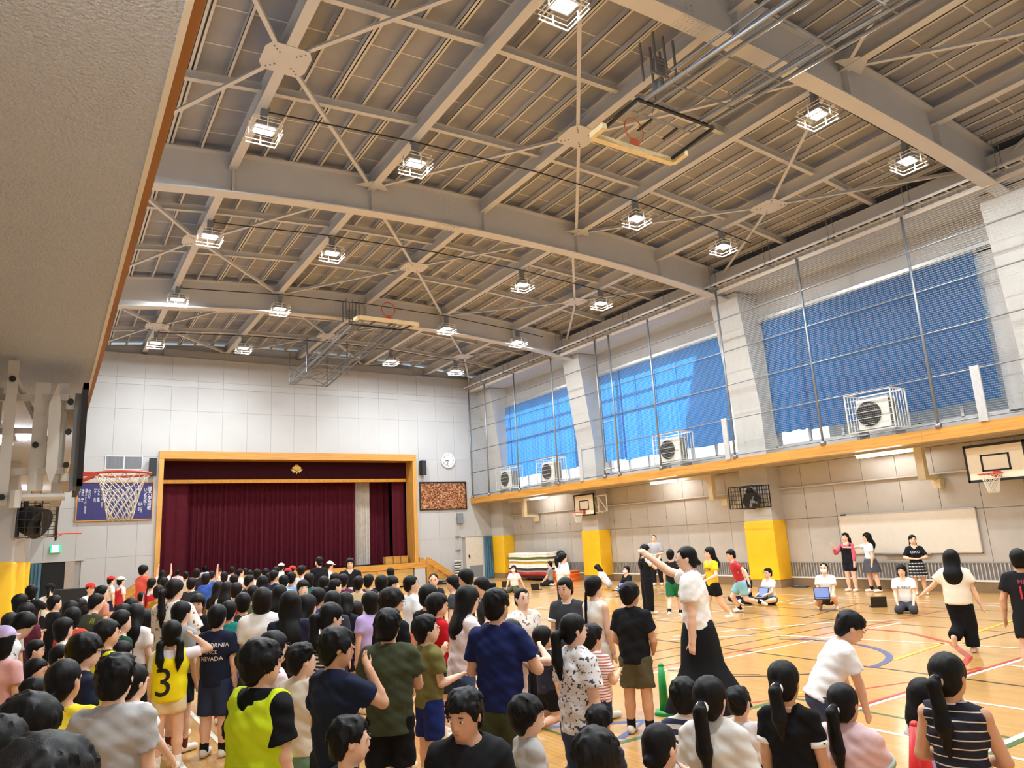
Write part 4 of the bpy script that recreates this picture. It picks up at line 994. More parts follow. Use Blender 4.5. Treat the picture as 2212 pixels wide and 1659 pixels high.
class Field:
    def __init__(s, h): s.h = h; s.pr = []
    def cone(s, a, b, ra, rb, k=0.02, sc=None, fr=None, neg=False, cap=None):
        s.pr.append(('c', np.array(a, float), np.array(b, float), ra, rb, k, sc, fr, neg, cap)); return s
    def ell(s, c, r, k=0.02, fr=None, neg=False):
        s.pr.append(('e', np.array(c, float), np.array(r, float), None, None, k, None, fr, neg, None)); return s
    def run(s, clip=None, pad=0.03, disp=None, shell=None):
        h = s.h; los = []; his = []
        for p in s.pr:
            if p[8]: continue
            if p[0] == 'c':
                R_ = max(p[3], p[4])*(1.0 if p[6] is None else max(p[6])); los.append(np.minimum(p[1], p[2])-R_); his.append(np.maximum(p[1], p[2])+R_)
            else:
                R_ = p[2].max(); los.append(p[1]-R_); his.append(p[1]+R_)
        lo = np.min(los, 0)-pad-2*h; hi = np.max(his, 0)+pad+2*h
        n = np.ceil((hi-lo)/h).astype(int)+1
        g = np.full(n, 1.0, np.float32)
        ax = [lo[i]+h*np.arange(n[i]) for i in range(3)]
        for p in s.pr:
            kind, a, b, ra, rb, k, sc, fr, neg, cap = p
            if kind == 'c':
                R_ = max(ra, rb)*(1.0 if sc is None else max(sc))+k+2.5*h; l0 = np.minimum(a, b)-R_; h0 = np.maximum(a, b)+R_
            else:
                R_ = b.max()+k+2.5*h; l0 = a-R_; h0 = a+R_
            i0 = np.clip(((l0-lo)/h).astype(int), 0, n-1); i1 = np.clip(((h0-lo)/h).astype(int)+2, 1, n)
            if np.any(i1 <= i0): continue
            X = ax[0][i0[0]:i1[0], None, None]; Y = ax[1][None, i0[1]:i1[1], None]; Z = ax[2][None, None, i0[2]:i1[2]]
            if kind == 'c':
                d = b-a; L = float(np.linalg.norm(d)); u = d/max(L, 1e-6)
                px, py, pz = X-a[0], Y-a[1], Z-a[2]
                t = np.clip((px*u[0]+py*u[1]+pz*u[2])/max(L, 1e-6), 0, 1)
                qx, qy, qz = px-t*d[0], py-t*d[1], pz-t*d[2]
                if sc is not None:     # squash along frame axes fr (3x3 rows)
                    e0 = (qx*fr[0][0]+qy*fr[0][1]+qz*fr[0][2])/sc[0]; e1 = (qx*fr[1][0]+qy*fr[1][1]+qz*fr[1][2])/sc[1]; e2 = (qx*fr[2][0]+qy*fr[2][1]+qz*fr[2][2])
                    dd = (np.sqrt(e0*e0+e1*e1+e2*e2)-(ra+(rb-ra)*t))*min(1.0, min(sc))
                else:
                    dd = np.sqrt(qx*qx+qy*qy+qz*qz)-(ra+(rb-ra)*t)
                if cap is not None:
                    cn = cap[1]; dd = np.maximum(dd, (X-cap[0][0])*cn[0]+(Y-cap[0][1])*cn[1]+(Z-cap[0][2])*cn[2])
            else:
                px, py, pz = X-a[0], Y-a[1], Z-a[2]
                if fr is not None:
                    e = [(px*fr[i][0]+py*fr[i][1]+pz*fr[i][2])/b[i] for i in range(3)]
                else: e = [px/b[0], py/b[1], pz/b[2]]
                k0 = np.sqrt(e[0]**2+e[1]**2+e[2]**2)
                dd = (k0-1.0)*float(b.min())*1.15
            sub = g[i0[0]:i1[0], i0[1]:i1[1], i0[2]:i1[2]]
            if neg:
                sub[...] = np.maximum(sub, -dd)
            else:
                kk = max(k, 1e-4); hh = np.clip(0.5+0.5*(sub-dd)/kk, 0, 1)
                sub[...] = sub*(1-hh)+dd*hh-kk*hh*(1-hh)
        X = ax[0][:, None, None]; Y = ax[1][None, :, None]; Z = ax[2][None, None, :]
        if disp is not None: g = g+disp(X, Y, Z).astype(np.float32)
        if clip is not None:
            for c in clip(X, Y, Z): g = np.maximum(g, c)
        return nets(g, lo, h)

SKIN = [mat('skin_%d' % i, c, 0.55, noise=0.05, nscale=9, spec=0.3) for i, c in enumerate(('#e6bda2', '#dcae90', '#cf9f80', '#ecc9b2'))]
for m_ in SKIN:
    b_ = m_.node_tree.nodes['Principled BSDF']; b_.inputs['Subsurface Weight'].default_value = 0.0
HAIRM = [mat('black_hair_%d' % i, c, 0.5, noise=0.4, nscale=16, bump=0.12, bscale=60, stretch=(5, 5, 0.7), spec=0.2) for i, c in enumerate(('#0a0808', '#0d0a09', '#17100d'))]
M_eye = mat('eye_dark', '#17100d', 0.25, noise=0); M_eyew = mat('eye_white', '#e9e2da', 0.3, noise=0); M_lip = mat('lip', '#b0665a', 0.5, noise=0.05); M_brow = mat('brow', '#1c1513', 0.8, noise=0)
M_mask = mat('paper_mask', '#f2f0ee', 0.8, noise=0.02); M_sock = {}
def cloth(col, rough=0.85, bump=0.12):
    return mat('cloth_'+col, col, rough, noise=0.10, nscale=5, bump=bump, bscale=22, spec=0.2)
def stripe_mat(name, c1, c2, period, duty, vert='Z'):
    if name in MATS: return MATS[name]
    m = mat(name, c1, 0.85, noise=0); n = m.node_tree.nodes; l = m.node_tree.links; b = n['Principled BSDF']
    tc = n.new('ShaderNodeTexCoord'); sx = n.new('ShaderNodeSeparateXYZ'); l.new(tc.outputs['Object'], sx.inputs[0])
    mm = n.new('ShaderNodeMath'); mm.operation = 'MODULO'; mm.inputs[1].default_value = period; l.new(sx.outputs[vert], mm.inputs[0])
    gt = n.new('ShaderNodeMath'); gt.operation = 'LESS_THAN'; gt.inputs[1].default_value = period*duty; l.new(mm.outputs[0], gt.inputs[0])
    mx = n.new('ShaderNodeMixRGB'); l.new(gt.outputs[0], mx.inputs[0]); mx.inputs[1].default_value = rgb(c1); mx.inputs[2].default_value = rgb(c2); l.new(mx.outputs[0], b.inputs['Base Color']); return m
def print_mat(name, c1, c2, scale=14.0, thr=0.58):
    if name in MATS: return MATS[name]
    m = mat(name, c1, 0.85, noise=0); n = m.node_tree.nodes; l = m.node_tree.links; b = n['Principled BSDF']
    tc = n.new('ShaderNodeTexCoord'); tx = n.new('ShaderNodeTexNoise'); tx.inputs['Scale'].default_value = scale; tx.inputs['Detail'].default_value = 2; l.new(tc.outputs['Object'], tx.inputs['Vector'])
    gt = n.new('ShaderNodeMath'); gt.operation = 'GREATER_THAN'; gt.inputs[1].default_value = thr; l.new(tx.outputs[0], gt.inputs[0])
    mx = n.new('ShaderNodeMixRGB'); l.new(gt.outputs[0], mx.inputs[0]); mx.inputs[1].default_value = rgb(c1); mx.inputs[2].default_value = rgb(c2); l.new(mx.outputs[0], b.inputs['Base Color']); return m
def plaid_mat(name):
    m = stripe_mat(name, '#17171c', '#d9d7d2', 0.07, 0.28)
    n = m.node_tree.nodes; l = m.node_tree.links; b = n['Principled BSDF']
    tc = n.new('ShaderNodeTexCoord'); gr_ = n.new('ShaderNodeTexWave'); gr_.inputs['Scale'].default_value = 5.0; l.new(tc.outputs['Object'], gr_.inputs['Vector'])
    src = b.inputs['Base Color'].links[0].from_socket; mx = n.new('ShaderNodeMixRGB'); mx.blend_type = 'MULTIPLY'; mx.inputs[0].default_value = 0.8
    l.new(src, mx.inputs[1]); l.new(gr_.outputs[0], mx.inputs[2]); l.new(mx.outputs[0], b.inputs['Base Color']); return m

def rotm(yaw=0, pitch=0, roll=0):
    """columns: right, forward, up in the parent frame. yaw>0 turns to the person's right, pitch>0 nods down, roll>0 tilts to the right"""
    y, p, r = map(math.radians, (yaw, pitch, roll))
    Rz = np.array([[math.cos(y), math.sin(y), 0], [-math.sin(y), math.cos(y), 0], [0, 0, 1]])
    Rx = np.array([[1, 0, 0], [0, math.cos(p), math.sin(p)], [0, -math.sin(p), math.cos(p)]])
    Ry = np.array([[math.cos(r), 0, math.sin(r)], [0, 1, 0], [-math.sin(r), 0, math.cos(r)]])
    return Rz @ Rx @ Ry
def unit(v): v = np.array(v, float); return v/np.linalg.norm(v)

POSES = {
    'stand': dict(),
    'kneel': dict(legs=[((0.06, 0.15, -1), (0, -1, -0.12)), ((0.06, 0.15, -1), (0, -1, -0.12))]),
    'seiza': dict(legs=[((0.16, 1, -0.22), (-0.03, -1, -0.02)), ((0.16, 1, -0.22), (-0.03, -1, -0.02))], arms=[((0.1, 0.45, -1), (-0.12, 0.75, -0.75)), ((0.1, 0.45, -1), (-0.12, 0.75, -0.75))]),
    'cross': dict(legs=[((0.85, 0.75, 0.12), (-1, 0.25, -0.25)), ((0.85, 0.75, 0.12), (-1, 0.4, -0.25))], arms=[((0.15, 0.5, -1), (-0.2, 0.9, -0.3)), ((0.15, 0.5, -1), (-0.2, 0.9, -0.3))]),
    'knees_up': dict(legs=[((0.12, 1, 0.75), (0.0, 0.25, -1)), ((0.12, 1, 0.75), (0.0, 0.25, -1))], arms=[((0.2, 0.6, -0.8), (-0.3, 0.9, -0.2)), ((0.2, 0.6, -0.8), (-0.3, 0.9, -0.2))]),
    'walk': dict(legs=[((0.03, 0.32, -1), (0.0, 0.02, -1)), ((0.03, -0.25, -1), (0.0, -0.7, -0.8))]),
    'run': dict(legs=[((0.03, 0.7, -1), (0.0, -0.55, -1)), ((0.03, -0.15, -1), (0.0, -1, -0.25))], lean=14),
}
ARM_DEF = ((0.16, 0.02, -1), (0.02, 0.22, -1))
STATS = dict(n=0, tris=0); PLACED = []

def person(label, px, py, H=1.35, face=0, dep=None, pose='stand', arms=None, legs=None, lean=None, side=0, twist=0, head=(0, 0, 0), hair='short', hairc=0, skin=0,
           top='#ffffff', sleeve=0.62, topmat=None, toplen=0.0, loose=0.0, bottom='shorts', bcol='#26283a', bmat=None, blen=None, vest=None, shoes='#eeeae2', sock='#f2f0ec', adult=False, mask=False,
           glasses=False, cap=None, prints=(), group=None, collar=None, cuff=None, fat=1.0, hairlen=None, tie=None, at=None, hmul=1.0, fingers=True, ztop=None, kind=None, props=(), xyz=None, drop=0.0):
    P = POSES[pose]
    lean = P.get('lean', 0) if lean is None else lean
    arms = arms or P.get('arms') or [ARM_DEF, ARM_DEF]
    legs = legs or P.get('legs') or [((0.05, 0.0, -1), (0.02, -0.03, -1)), ((0.05, 0.0, -1), (0.02, -0.03, -1))]
    H0_, dep0_ = H, dep; bestc = None
    rad = 0.2 if pose in ('stand', 'walk', 'run') else 0.24
    for _try in ((0,) if xyz is not None else (0, 1, -1, 2, -2, 3, -3, 4, -4, 5, -5, 99)):
        if _try == 99: _try = bestc[1]
        H = H0_+0.02*_try if dep0_ is None else H0_; dep = None if dep0_ is None else dep0_*(1+0.035*_try)
        want = None
        if dep is not None: want = (CAMP+ray(px, py)*dep).z-0.012
        for _it in range(4 if want else 1):
            # ---- proportions
            hh = (0.137 if adult else 0.19-0.02*(H-1.1)/0.4)*H*hmul                    # chin to crown
            if not adult: hh = min(max(hh, 0.205), 0.222)*hmul
            body = H-hh-0.012
            sh_z, hip_z, kn_z, an_z = 0.945*body, 0.575*body, 0.305*body, 0.055*body
            sw = 0.116*body*fat**0.3; hw = 0.062*body
            ua, fa = 0.205*body, 0.175*body
            thl, shl = hip_z-kn_z, kn_z-an_z
            rT = 0.068*body*fat**0.5; rK = 0.046*body; rA = 0.031*body
            rS = 0.037*body*fat**0.4; rE = 0.031*body*fat**0.3; rW = 0.0225*body
            # ---- skeleton in body frame: x right, y forward, z up, pelvis at origin
            T = rotm(twist, lean, side)
            pel = np.zeros(3)
            up = T @ np.array([0, 0, 1.0]); rt = T @ np.array([1.0, 0, 0]); fw = T @ np.array([0, 1.0, 0])
            waist = pel+up*0.10*body
            chest = pel+up*(sh_z-hip_z-0.10*body)
            shc = pel+up*(sh_z-hip_z)
            neck0 = shc+up*0.02*body; 
            Hd = T @ rotm(*head)
            hc = neck0+up*0.025*body+(Hd @ np.array([0, 0.012, 1.0]))*hh*0.52            # head centre
            S = [shc+sg*rt*sw-up*0.03*body for sg in (1, -1)]
            Eb = []; Wr = []; Hn = []
            for i, sg in enumerate((1, -1)):
                d1 = unit(T @ (np.array(arms[i][0])*np.array([sg, 1, 1]))); d2 = unit(T @ (np.array(arms[i][1])*np.array([sg, 1, 1])))
                e = S[i]+d1*ua; w = e+d2*fa; Eb.append(e); Wr.append(w); Hn.append(w+d2*0.05*body)
            Hp = [np.array([sg*hw, 0, -0.01*body]) for sg in (1, -1)]
            Kn = []; An = []
            for i, sg in enumerate((1, -1)):
                d1 = unit(np.array(legs[i][0])*np.array([sg, 1, 1])); d2 = unit(np.array(legs[i][1])*np.array([sg, 1, 1]))
                k_ = Hp[i]+d1*thl; Kn.append(k_); An.append(k_+d2*shl)
            # feet directions: flat when the shin is upright, else in line with it
            feet = []
            for i in range(2):
                s_ = unit(An[i]-Kn[i])
                if s_[2] < -0.75: fd = unit(np.array([s_[0]*0.0+(0.12 if i == 0 else -0.12), 1.0, 0.0])); upr = True
                else: fd = unit(s_+np.array([0, 0, -0.15])) if s_[2] > -0.3 else unit(s_*0.5+np.array([0, 0.8, -0.5])); upr = False
                feet.append((fd, upr))
            low = min([An[i][2]-an_z for i in range(2)]+[Kn[i][2]-rK for i in range(2)]+[-rT*1.15])
            root = np.array([0, 0, -low])
            sh = lambda v: v+root
            pel, waist, chest, shc, neck0, hc = map(sh, (pel, waist, chest, shc, neck0, hc))
            S, Eb, Wr, Hn, Hp, Kn, An = [[sh(v) for v in L] for L in (S, Eb, Wr, Hn, Hp, Kn, An)]
            crown = hc+(Hd @ np.array([0, -0.01, 1.0]))*hh*0.53
            if want and _it < 3: H = min(max(H*want/crown[2], 0.95), 1.75)
        # ---- where: the crown lies on the viewing ray at its own height
        d0 = ray(px, py); az = math.atan2(d0.x, d0.y)
        phi = az+math.radians(face)                       # facing azimuth from +y clockwise
        Rw = np.array([[math.cos(phi), math.sin(phi), 0], [-math.sin(phi), math.cos(phi), 0], [0, 0, 1]])
        if xyz is not None: base = np.array([xyz[0], xyz[1], xyz[2]])
        else:
            q = on_z(px, py, crown[2]+0.012) if dep is None else CAMP+ray(px, py)*dep
            base = np.array([q.x, q.y, 0])-Rw @ np.array([crown[0], crown[1], 0])
        gap = min([math.hypot(base[0]-p_[0], base[1]-p_[1])-rad-p_[2] for p_ in PLACED]+[9.0])
        if base[0] < XLC+0.22: gap = min(gap, -0.2)
        if bestc is None or gap > bestc[0]: bestc = (gap, _try)
        if gap >= 0 or xyz is not None: break
    PLACED.append((base[0], base[1], rad))
    dist = math.hypot(base[0], base[1])
    vx = min(max(0.0027*dist, 0.0118), 0.029)
    lod = dist < 7.5
    root_o = thing('person', label, 'person', tuple(base), -phi, group)
    sk = SKIN[skin % 4]; hm = HAIRM[hairc % 3]
    TF = [tuple(rt), tuple(fw), tuple(up)]
    def emit(name, VF, m, parent=root_o, minpoly=4):
        V, F = VF
        if len(F) < minpoly: return None
        me = bpy.data.meshes.new(name); me.vertices.add(len(V)); me.vertices.foreach_set('co', V.astype(np.float32).ravel())
        nf = len(F); me.loops.add(nf*4); me.loops.foreach_set('vertex_index', F.astype(np.int32).ravel()); me.polygons.add(nf)
        me.polygons.foreach_set('loop_start', np.arange(0, nf*4, 4, dtype=np.int32))
        me.polygons.foreach_set('use_smooth', np.ones(nf, bool)); me.materials.append(m); me.update(calc_edges=True)
        STATS['tris'] += nf*2
        return link(name, me, parent)
    # ---- body (one continuous surface)
    B = Field(vx if not lod else max(0.0098, vx*0.85))
    hx = lambda v: hc+Hd @ (np.array(v)*hh)
    HF = [tuple(Hd[:, 0]), tuple(Hd[:, 1]), tuple(Hd[:, 2])]
    B.ell(hx((0, -0.05, 0.13)), np.array([0.335, 0.41, 0.365])*hh, 0.03, HF)
    B.ell(hx((0, 0.09, -0.17)), np.array([0.29, 0.31, 0.33])*hh, 0.035, HF)
    B.ell(hx((0, 0.2, -0.36)), np.array([0.15, 0.13, 0.12])*hh, 0.03, HF)
    if lod:
        B.cone(hx((0, 0.385, 0.04)), hx((0, 0.43, -0.12)), 0.028*hh, 0.06*hh, 0.018)
        B.ell(hx((0, 0.41, -0.25)), np.array([0.09, 0.035, 0.035])*hh, 0.012, HF)
        for sg in (1, -1): B.ell(hx((sg*0.15, 0.40, 0.045)), np.array([0.07, 0.03, 0.045])*hh, 0.015, HF, neg=False)
    for sg in (1, -1): B.ell(hx((sg*0.345, -0.04, -0.05)), np.array([0.045, 0.085, 0.13])*hh, 0.008, HF)
    B.cone(neck0-up*0.03*body, hx((0, -0.06, -0.25)), 0.046*body*fat**0.3, 0.2*hh, 0.02)
    B.cone(pel, waist, 0.072*body*fat, 0.066*body*fat, 0.03, (1.32, 0.92), TF)
    B.cone(waist, chest, 0.066*body*fat, 0.08*body*fat, 0.03, (1.32, 0.88), TF)
    B.cone(chest, shc-up*0.02*body, 0.08*body*fat, 0.058*body*fat, 0.03, (1.35, 0.85), TF)
    for i, sg in enumerate((1, -1)):
        B.cone(shc-up*0.015*body+sg*rt*sw*0.45, S[i], rS*1.05, rS*1.15, 0.03)
        B.cone(S[i], Eb[i], rS, rE, 0.012); B.cone(Eb[i], Eb[i]+(Wr[i]-Eb[i])*0.3, rE, rE*0.98, 0.01); B.cone(Eb[i]+(Wr[i]-Eb[i])*0.3, Wr[i], rE*0.98, rW, 0.012)
        d2 = unit(Wr[i]-Eb[i]); d1 = unit(Eb[i]-S[i])
        nrm = np.cross(d2, np.cross(d1+np.array([0.01, 0.02, 0]), d2)); nrm = nrm/max(np.linalg.norm(nrm), 1e-6)
        inw = unit(np.cross(d2, nrm)+1e-6)
        palm_c = Wr[i]+d2*0.032*body
        fwd_ = rt*(-sg)*0.4+fw
        thumb_side = fwd_-d2*np.dot(fwd_, d2); thumb_side = unit(thumb_side+1e-6)
        pn = np.cross(d2, thumb_side)                          # palm normal
        B.cone(Wr[i], Wr[i]+d2*0.05*body, rW*0.95, rW*1.0, 0.01, (1.25, 0.62), [tuple(thumb_side), tuple(pn), tuple(d2)])
        if lod and fingers:
            cl = pn*(-sg)                                  # curl towards the palm
            for q, (off, ln) in enumerate(((0.9, 0.92), (0.32, 1.0), (-0.28, 0.95), (-0.85, 0.78))):
                f0 = Wr[i]+d2*0.052*body+thumb_side*off*rW*0.95; L = 0.05*body*ln
                f1 = f0+unit(d2+cl*0.25)*L*0.5; f2 = f1+unit(d2+cl*0.9)*L*0.5
                B.cone(f0, f1, 0.0068*body, 0.0064*body, 0.004); B.cone(f1, f2, 0.0064*body, 0.0052*body, 0.003)
            f0 = Wr[i]+d2*0.02*body+thumb_side*rW*1.1; f1 = f0+unit(d2*0.7+thumb_side*0.8+cl*0.2)*0.028*body; f2 = f1+unit(d2+thumb_side*0.2+cl*0.3)*0.024*body
            B.cone(f0, f1, 0.0085*body, 0.007*body, 0.006); B.cone(f1, f2, 0.007*body, 0.0058*body, 0.003)
        else:
            B.cone(Wr[i]+d2*0.045*body, Wr[i]+d2*0.1*body, rW*0.95, rW*0.55, 0.01)
        B.cone(Hp[i], Kn[i], rT, rK, 0.02); B.cone(Kn[i], Kn[i]+(An[i]-Kn[i])*0.35, rK*0.98, rK*1.0, 0.015); B.cone(Kn[i]+(An[i]-Kn[i])*0.35, An[i], rK*1.0, rA, 0.012)
        fd, upr = feet[i]
        B.cone(An[i]+np.array([0, 0, -0.02*body]) if upr else An[i], An[i]+fd*0.085*body-(np.array([0, 0, 0.034*body]) if upr else 0), rA*0.9, rA*0.75, 0.01)
    body_o = emit('body', B.run(), sk)
    # ---- face
    viewd = unit(np.array([-base[0], -base[1], 0.4])); faced = Rw @ Hd[:, 1]
    if faced @ viewd > -0.55:
        def blob(nm, c, r, m, par=body_o):
            b = MB().sphere((0, 0, 0), tuple(np.array(r)*hh), 10, 6)
            me = b.mesh(nm, m, True); o = link(nm, me, par)
            Mx = Matrix([list(Hd[i])+[hx(c)[i]] for i in range(3)]+[[0, 0, 0, 1]]); o.matrix_local = Mx; return o
        ny = 0.405 if lod else 0.375
        for sg in (1, -1):
            if lod: blob('eye', (sg*0.155, ny+0.008, 0.035), (0.058, 0.028, 0.02), M_eyew)
            blob('pupil', (sg*0.155, ny+(0.018 if lod else 0.02), 0.036), (0.032 if lod else 0.05, 0.024, 0.024), M_eye)
            blob('eyebrow', (sg*0.16, ny+0.005, 0.125), (0.085, 0.025, 0.014), M_brow)
        if not mask: blob('mouth', (0, ny+(0.034 if lod else 0.03), -0.25), (0.08, 0.022, 0.018), M_lip)
    if mask:
        Mk = Field(vx*0.8); Mk.ell(hx((0, 0.16, -0.2)), np.array([0.31, 0.33, 0.26])*hh, 0.01, HF)
        fy = Hd[:, 1]; c0 = hx((0, 0.12, 0)); uz = Hd[:, 2]; c1 = hx((0, 0, 0.0))
        emit('mask', Mk.run(clip=lambda X, Y, Z: [-((X-c0[0])*fy[0]+(Y-c0[1])*fy[1]+(Z-c0[2])*fy[2]), ((X-c1[0])*uz[0]+(Y-c1[1])*uz[1]+(Z-c1[2])*uz[2])]), M_mask)
    if glasses:
        g = MB()
        for sg in (1, -1): g.ring((sg*0.17*hh, 0.46*hh, 0.03*hh), 0.115*hh, 0.008*hh, 'y', 14, 4); g.tube([(sg*0.28*hh, 0.45*hh, 0.04*hh), (sg*0.385*hh, -0.05*hh, 0.02*hh)], 0.008*hh, 4)
        g.tube([(-0.06*hh, 0.47*hh, 0.04*hh), (0.06*hh, 0.47*hh, 0.04*hh)], 0.008*hh, 4)
        o = g.build('glasses', M_black, root_o); o.matrix_local = Matrix([list(Hd[i])+[hc[i]] for i in range(3)]+[[0, 0, 0, 1]])
    # ---- hair
    hl = {'short': (0.2, -0.13, -0.46), 'crop': (0.26, -0.02, -0.4), 'mop': (0.12, -0.22, -0.52), 'bob': (0.14, -0.55, -0.7), 'long': (0.14, -0.5, -0.62), 'pony': (0.2, -0.16, -0.46), 'twin': (0.2, -0.2, -0.46),
          'bun': (0.3, -0.12, -0.45), 'braid': (0.18, -0.18, -0.46), 'twinbraid': (0.2, -0.2, -0.46), 'tied': (0.3, -0.1, -0.46)}[hair]
    Hf = Field(vx*0.9)
    gr = 0.035 if hair in ('crop', 'bun', 'tied') else (0.085 if hair in ('mop', 'bob', 'long') else 0.055)
    Hf.ell(hx((0, -0.055, 0.13)), np.array([0.335+gr, 0.41+gr, 0.365+gr])*hh, 0.012, HF)
    if hair in ('mop', 'short', 'crop', 'pony', 'twin', 'braid', 'bun', 'tied', 'twinbraid'):
        Hf.ell(hx((0, -0.13, -0.12)), np.array([0.325+gr*0.6, 0.32+gr*0.5, 0.4])*hh, 0.012, HF)
    if hair in ('bob', 'long'):
        Hf.ell(hx((0, -0.1, -0.2)), np.array([0.39+gr*0.3, 0.36, 0.5])*hh, 0.02, HF)
    HLn = hairlen or {'long': 1.5, 'pony': 0.95, 'twin': 0.9, 'braid': 1.5, 'twinbraid': 1.0}.get(hair, 0)
    dn = np.array([0, 0, -1.0]); bk = -fw
    tails = []
    if hair == 'long':
        a = hx((0, -0.14, -0.1)); Lh = HLn*hh+0.15*hh
        Hf.cone(a, a+dn*Lh*0.5+bk*0.07*body, 0.38*hh, 0.4*hh, 0.05, (1.08, 0.6), TF); Hf.cone(a+dn*Lh*0.5+bk*0.07*body, a+dn*Lh+bk*0.06*body, 0.4*hh, 0.27*hh, 0.05, (1.08, 0.45), TF)
    if hair in ('pony', 'braid'):
        a = hx((0, -0.5, -0.05 if hair == 'pony' else -0.25)); b1 = a+Hd[:, 1]*-0.2*hh+dn*0.12*hh; Lh = HLn*hh
        tails.append((a, b1, a+bk*0.2*hh+dn*Lh*0.6, a+bk*0.12*hh+dn*Lh))
    if hair in ('twin', 'twinbraid'):
        for sg in (1, -1):
            a = hx((sg*0.3, -0.32, -0.28)); tails.append((a, a+rt*sg*0.08*hh+bk*0.1*hh+dn*0.1*hh, a+rt*sg*0.06*hh+bk*0.16*hh+dn*HLn*hh*0.6, a+rt*sg*0.0*hh+bk*0.12*hh+dn*HLn*hh))
    for (a, b1, b2, b3) in tails:
        if 'braid' in hair:
            n_ = 7
            for q in range(n_):
                t0 = q/n_; pA = a+(b3-a)*t0+(b2-(a+b3)/2)*4*t0*(1-t0)*0.5; t1 = (q+0.8)/n_; pB = a+(b3-a)*t1+(b2-(a+b3)/2)*4*t1*(1-t1)*0.5
                Hf.cone(pA, pB, 0.075*hh, 0.085*hh, 0.006)
        else:
            tk = 1.15 if hair == 'pony' else 1.0; Hf.cone(a, b1, 0.11*hh, 0.13*hh*tk, 0.02); Hf.cone(b1, b2, 0.14*hh*tk, 0.16*hh*tk, 0.02); Hf.cone(b2, b3, 0.16*hh*tk, 0.06*hh, 0.02)
    if hair == 'bun': Hf.ell(hx((0, -0.5, 0.05)), np.array([0.16, 0.14, 0.15])*hh, 0.015, HF)
    if hair == 'tied': Hf.ell(hx((0, -0.48, -0.28)), np.array([0.13, 0.1, 0.12])*hh, 0.015, HF)
    zf, zs, zk = hl
    tail_ok = hair in ('long', 'pony', 'braid', 'twin', 'twinbraid', 'bun', 'tied')
    def hclip(X, Y, Z):
        x_, y_, z_ = X-hc[0], Y-hc[1], Z-hc[2]
        u = (x_*HF[0][0]+y_*HF[0][1]+z_*HF[0][2])/hh; v = (x_*HF[1][0]+y_*HF[1][1]+z_*HF[1][2])/hh; w = (x_*HF[2][0]+y_*HF[2][1]+z_*HF[2][2])/hh
        r_ = np.sqrt(u*u+v*v)+1e-5; c = v/r_                       # 1 front, -1 back
        f = np.clip((c-0.35)/0.45, 0, 1); f = f*f*(3-2*f); bk_ = np.clip((-c-0.1)/0.7, 0, 1)
        side_ = zs
        line = zf*f+(1-f)*(side_*(1-bk_)+zk*bk_)
        an_ = np.arctan2(u, v); line = line+(0.035*np.sin(23*an_+px)*np.sin(7*an_)+0.03*np.sin(41*an_+py))*(0.5+0.5*f)
        d = (line-w)*hh*0.8
        if tail_ok: d = np.where((v < -0.28) | (w < -0.55), -1.0, d) if hair in ('pony', 'braid', 'bun', 'tied') else np.where(((v < -0.1) & (w < -0.2)), -1.0, d)
        return [d.astype(np.float32)]
    if lod and hair in ('short', 'mop', 'crop'):
        rr_ = random.Random(int(px*7+py)); gk = 0.41 if hair == 'crop' else 0.43
        for q in range(46):
            th = rr_.uniform(0, 2*PI); w_ = rr_.uniform(-0.35, 0.95); c_ = math.sqrt(max(0.0, 1-min(1, max(-1, w_))**2))
            n_ = np.array([math.sin(th)*c_, math.cos(th)*c_, w_]); p0 = hx((n_[0]*(0.335+gr*0.8), -0.055+n_[1]*(0.41+gr*0.8), 0.13+n_[2]*(0.365+gr*0.8)))
            tg = np.array([0.25*math.sin(th)+rr_.uniform(-0.5, 0.5), 0.25*math.cos(th)+0.35, -0.9+0.3*w_]); tg = tg-n_*np.dot(tg, n_)*0.85
            p1 = p0+(Hd @ unit(tg))*hh*rr_.uniform(0.14, 0.26)+(Hd @ n_)*hh*0.035
            Hf.cone(p0, p1, 0.055*hh, 0.02*hh, 0.006)
    hd_ = None
    if lod: hd_ = lambda X, Y, Z: 0.0028*np.sin(X*150+Z*30+px)*np.sin(Y*140-Z*25)+0.0015*np.sin(X*60-Y*80+Z*45)
    hair_o = emit('hair', Hf.run(clip=hclip, disp=hd_), hm)
    if tie and tails and hair_o is not None:
        for (a, b1, b2, b3) in tails:
            c = (a*0.6+b1*0.4); b = MB().ring((0, 0, 0), 0.125*hh, 0.04*hh, 'y', 14, 6); o = b.build('hair_tie', mat('tie_'+tie, tie, 0.7), hair_o, True, tuple(c))
            o.rotation_euler = (-0.5, 0, 0)
    if cap:
        Cf = Field(vx); Cf.ell(hx((0, -0.05, 0.2)), np.array([0.45, 0.5, 0.42])*hh, 0.02, HF)
        c0 = hx((0, 0, 0.2)); uz = Hd[:, 2]
        cap_o = emit('cap', Cf.run(clip=lambda X, Y, Z: [-((X-c0[0])*uz[0]+(Y-c0[1])*uz[1]+(Z-c0[2])*uz[2]).astype(np.float32)]), cloth(cap))
        Cb = Field(vx*0.8); Cb.ell(hx((0, 0.45, 0.2)), np.array([0.3, 0.28, 0.05])*hh, 0.01, HF); emit('cap_brim', Cb.run(), cloth(cap), cap_o)
    # ---- top
    def plane(pt, nv): return lambda X, Y, Z: ((X-pt[0])*nv[0]+(Y-pt[1])*nv[1]+(Z-pt[2])*nv[2]).astype(np.float32)
    g = 0.016+loose
    seated = pose in ('seiza', 'cross', 'knees_up')
    hemz = pel-up*((0.035 if not seated else -0.02)+toplen)*body
    wr = (lambda X, Y, Z: 0.0035*np.sin(X*38+Z*26+Y*11)+0.003*np.sin(Z*61-X*23+Y*37)+0.002*np.sin(Z*90+X*70)) if lod else None
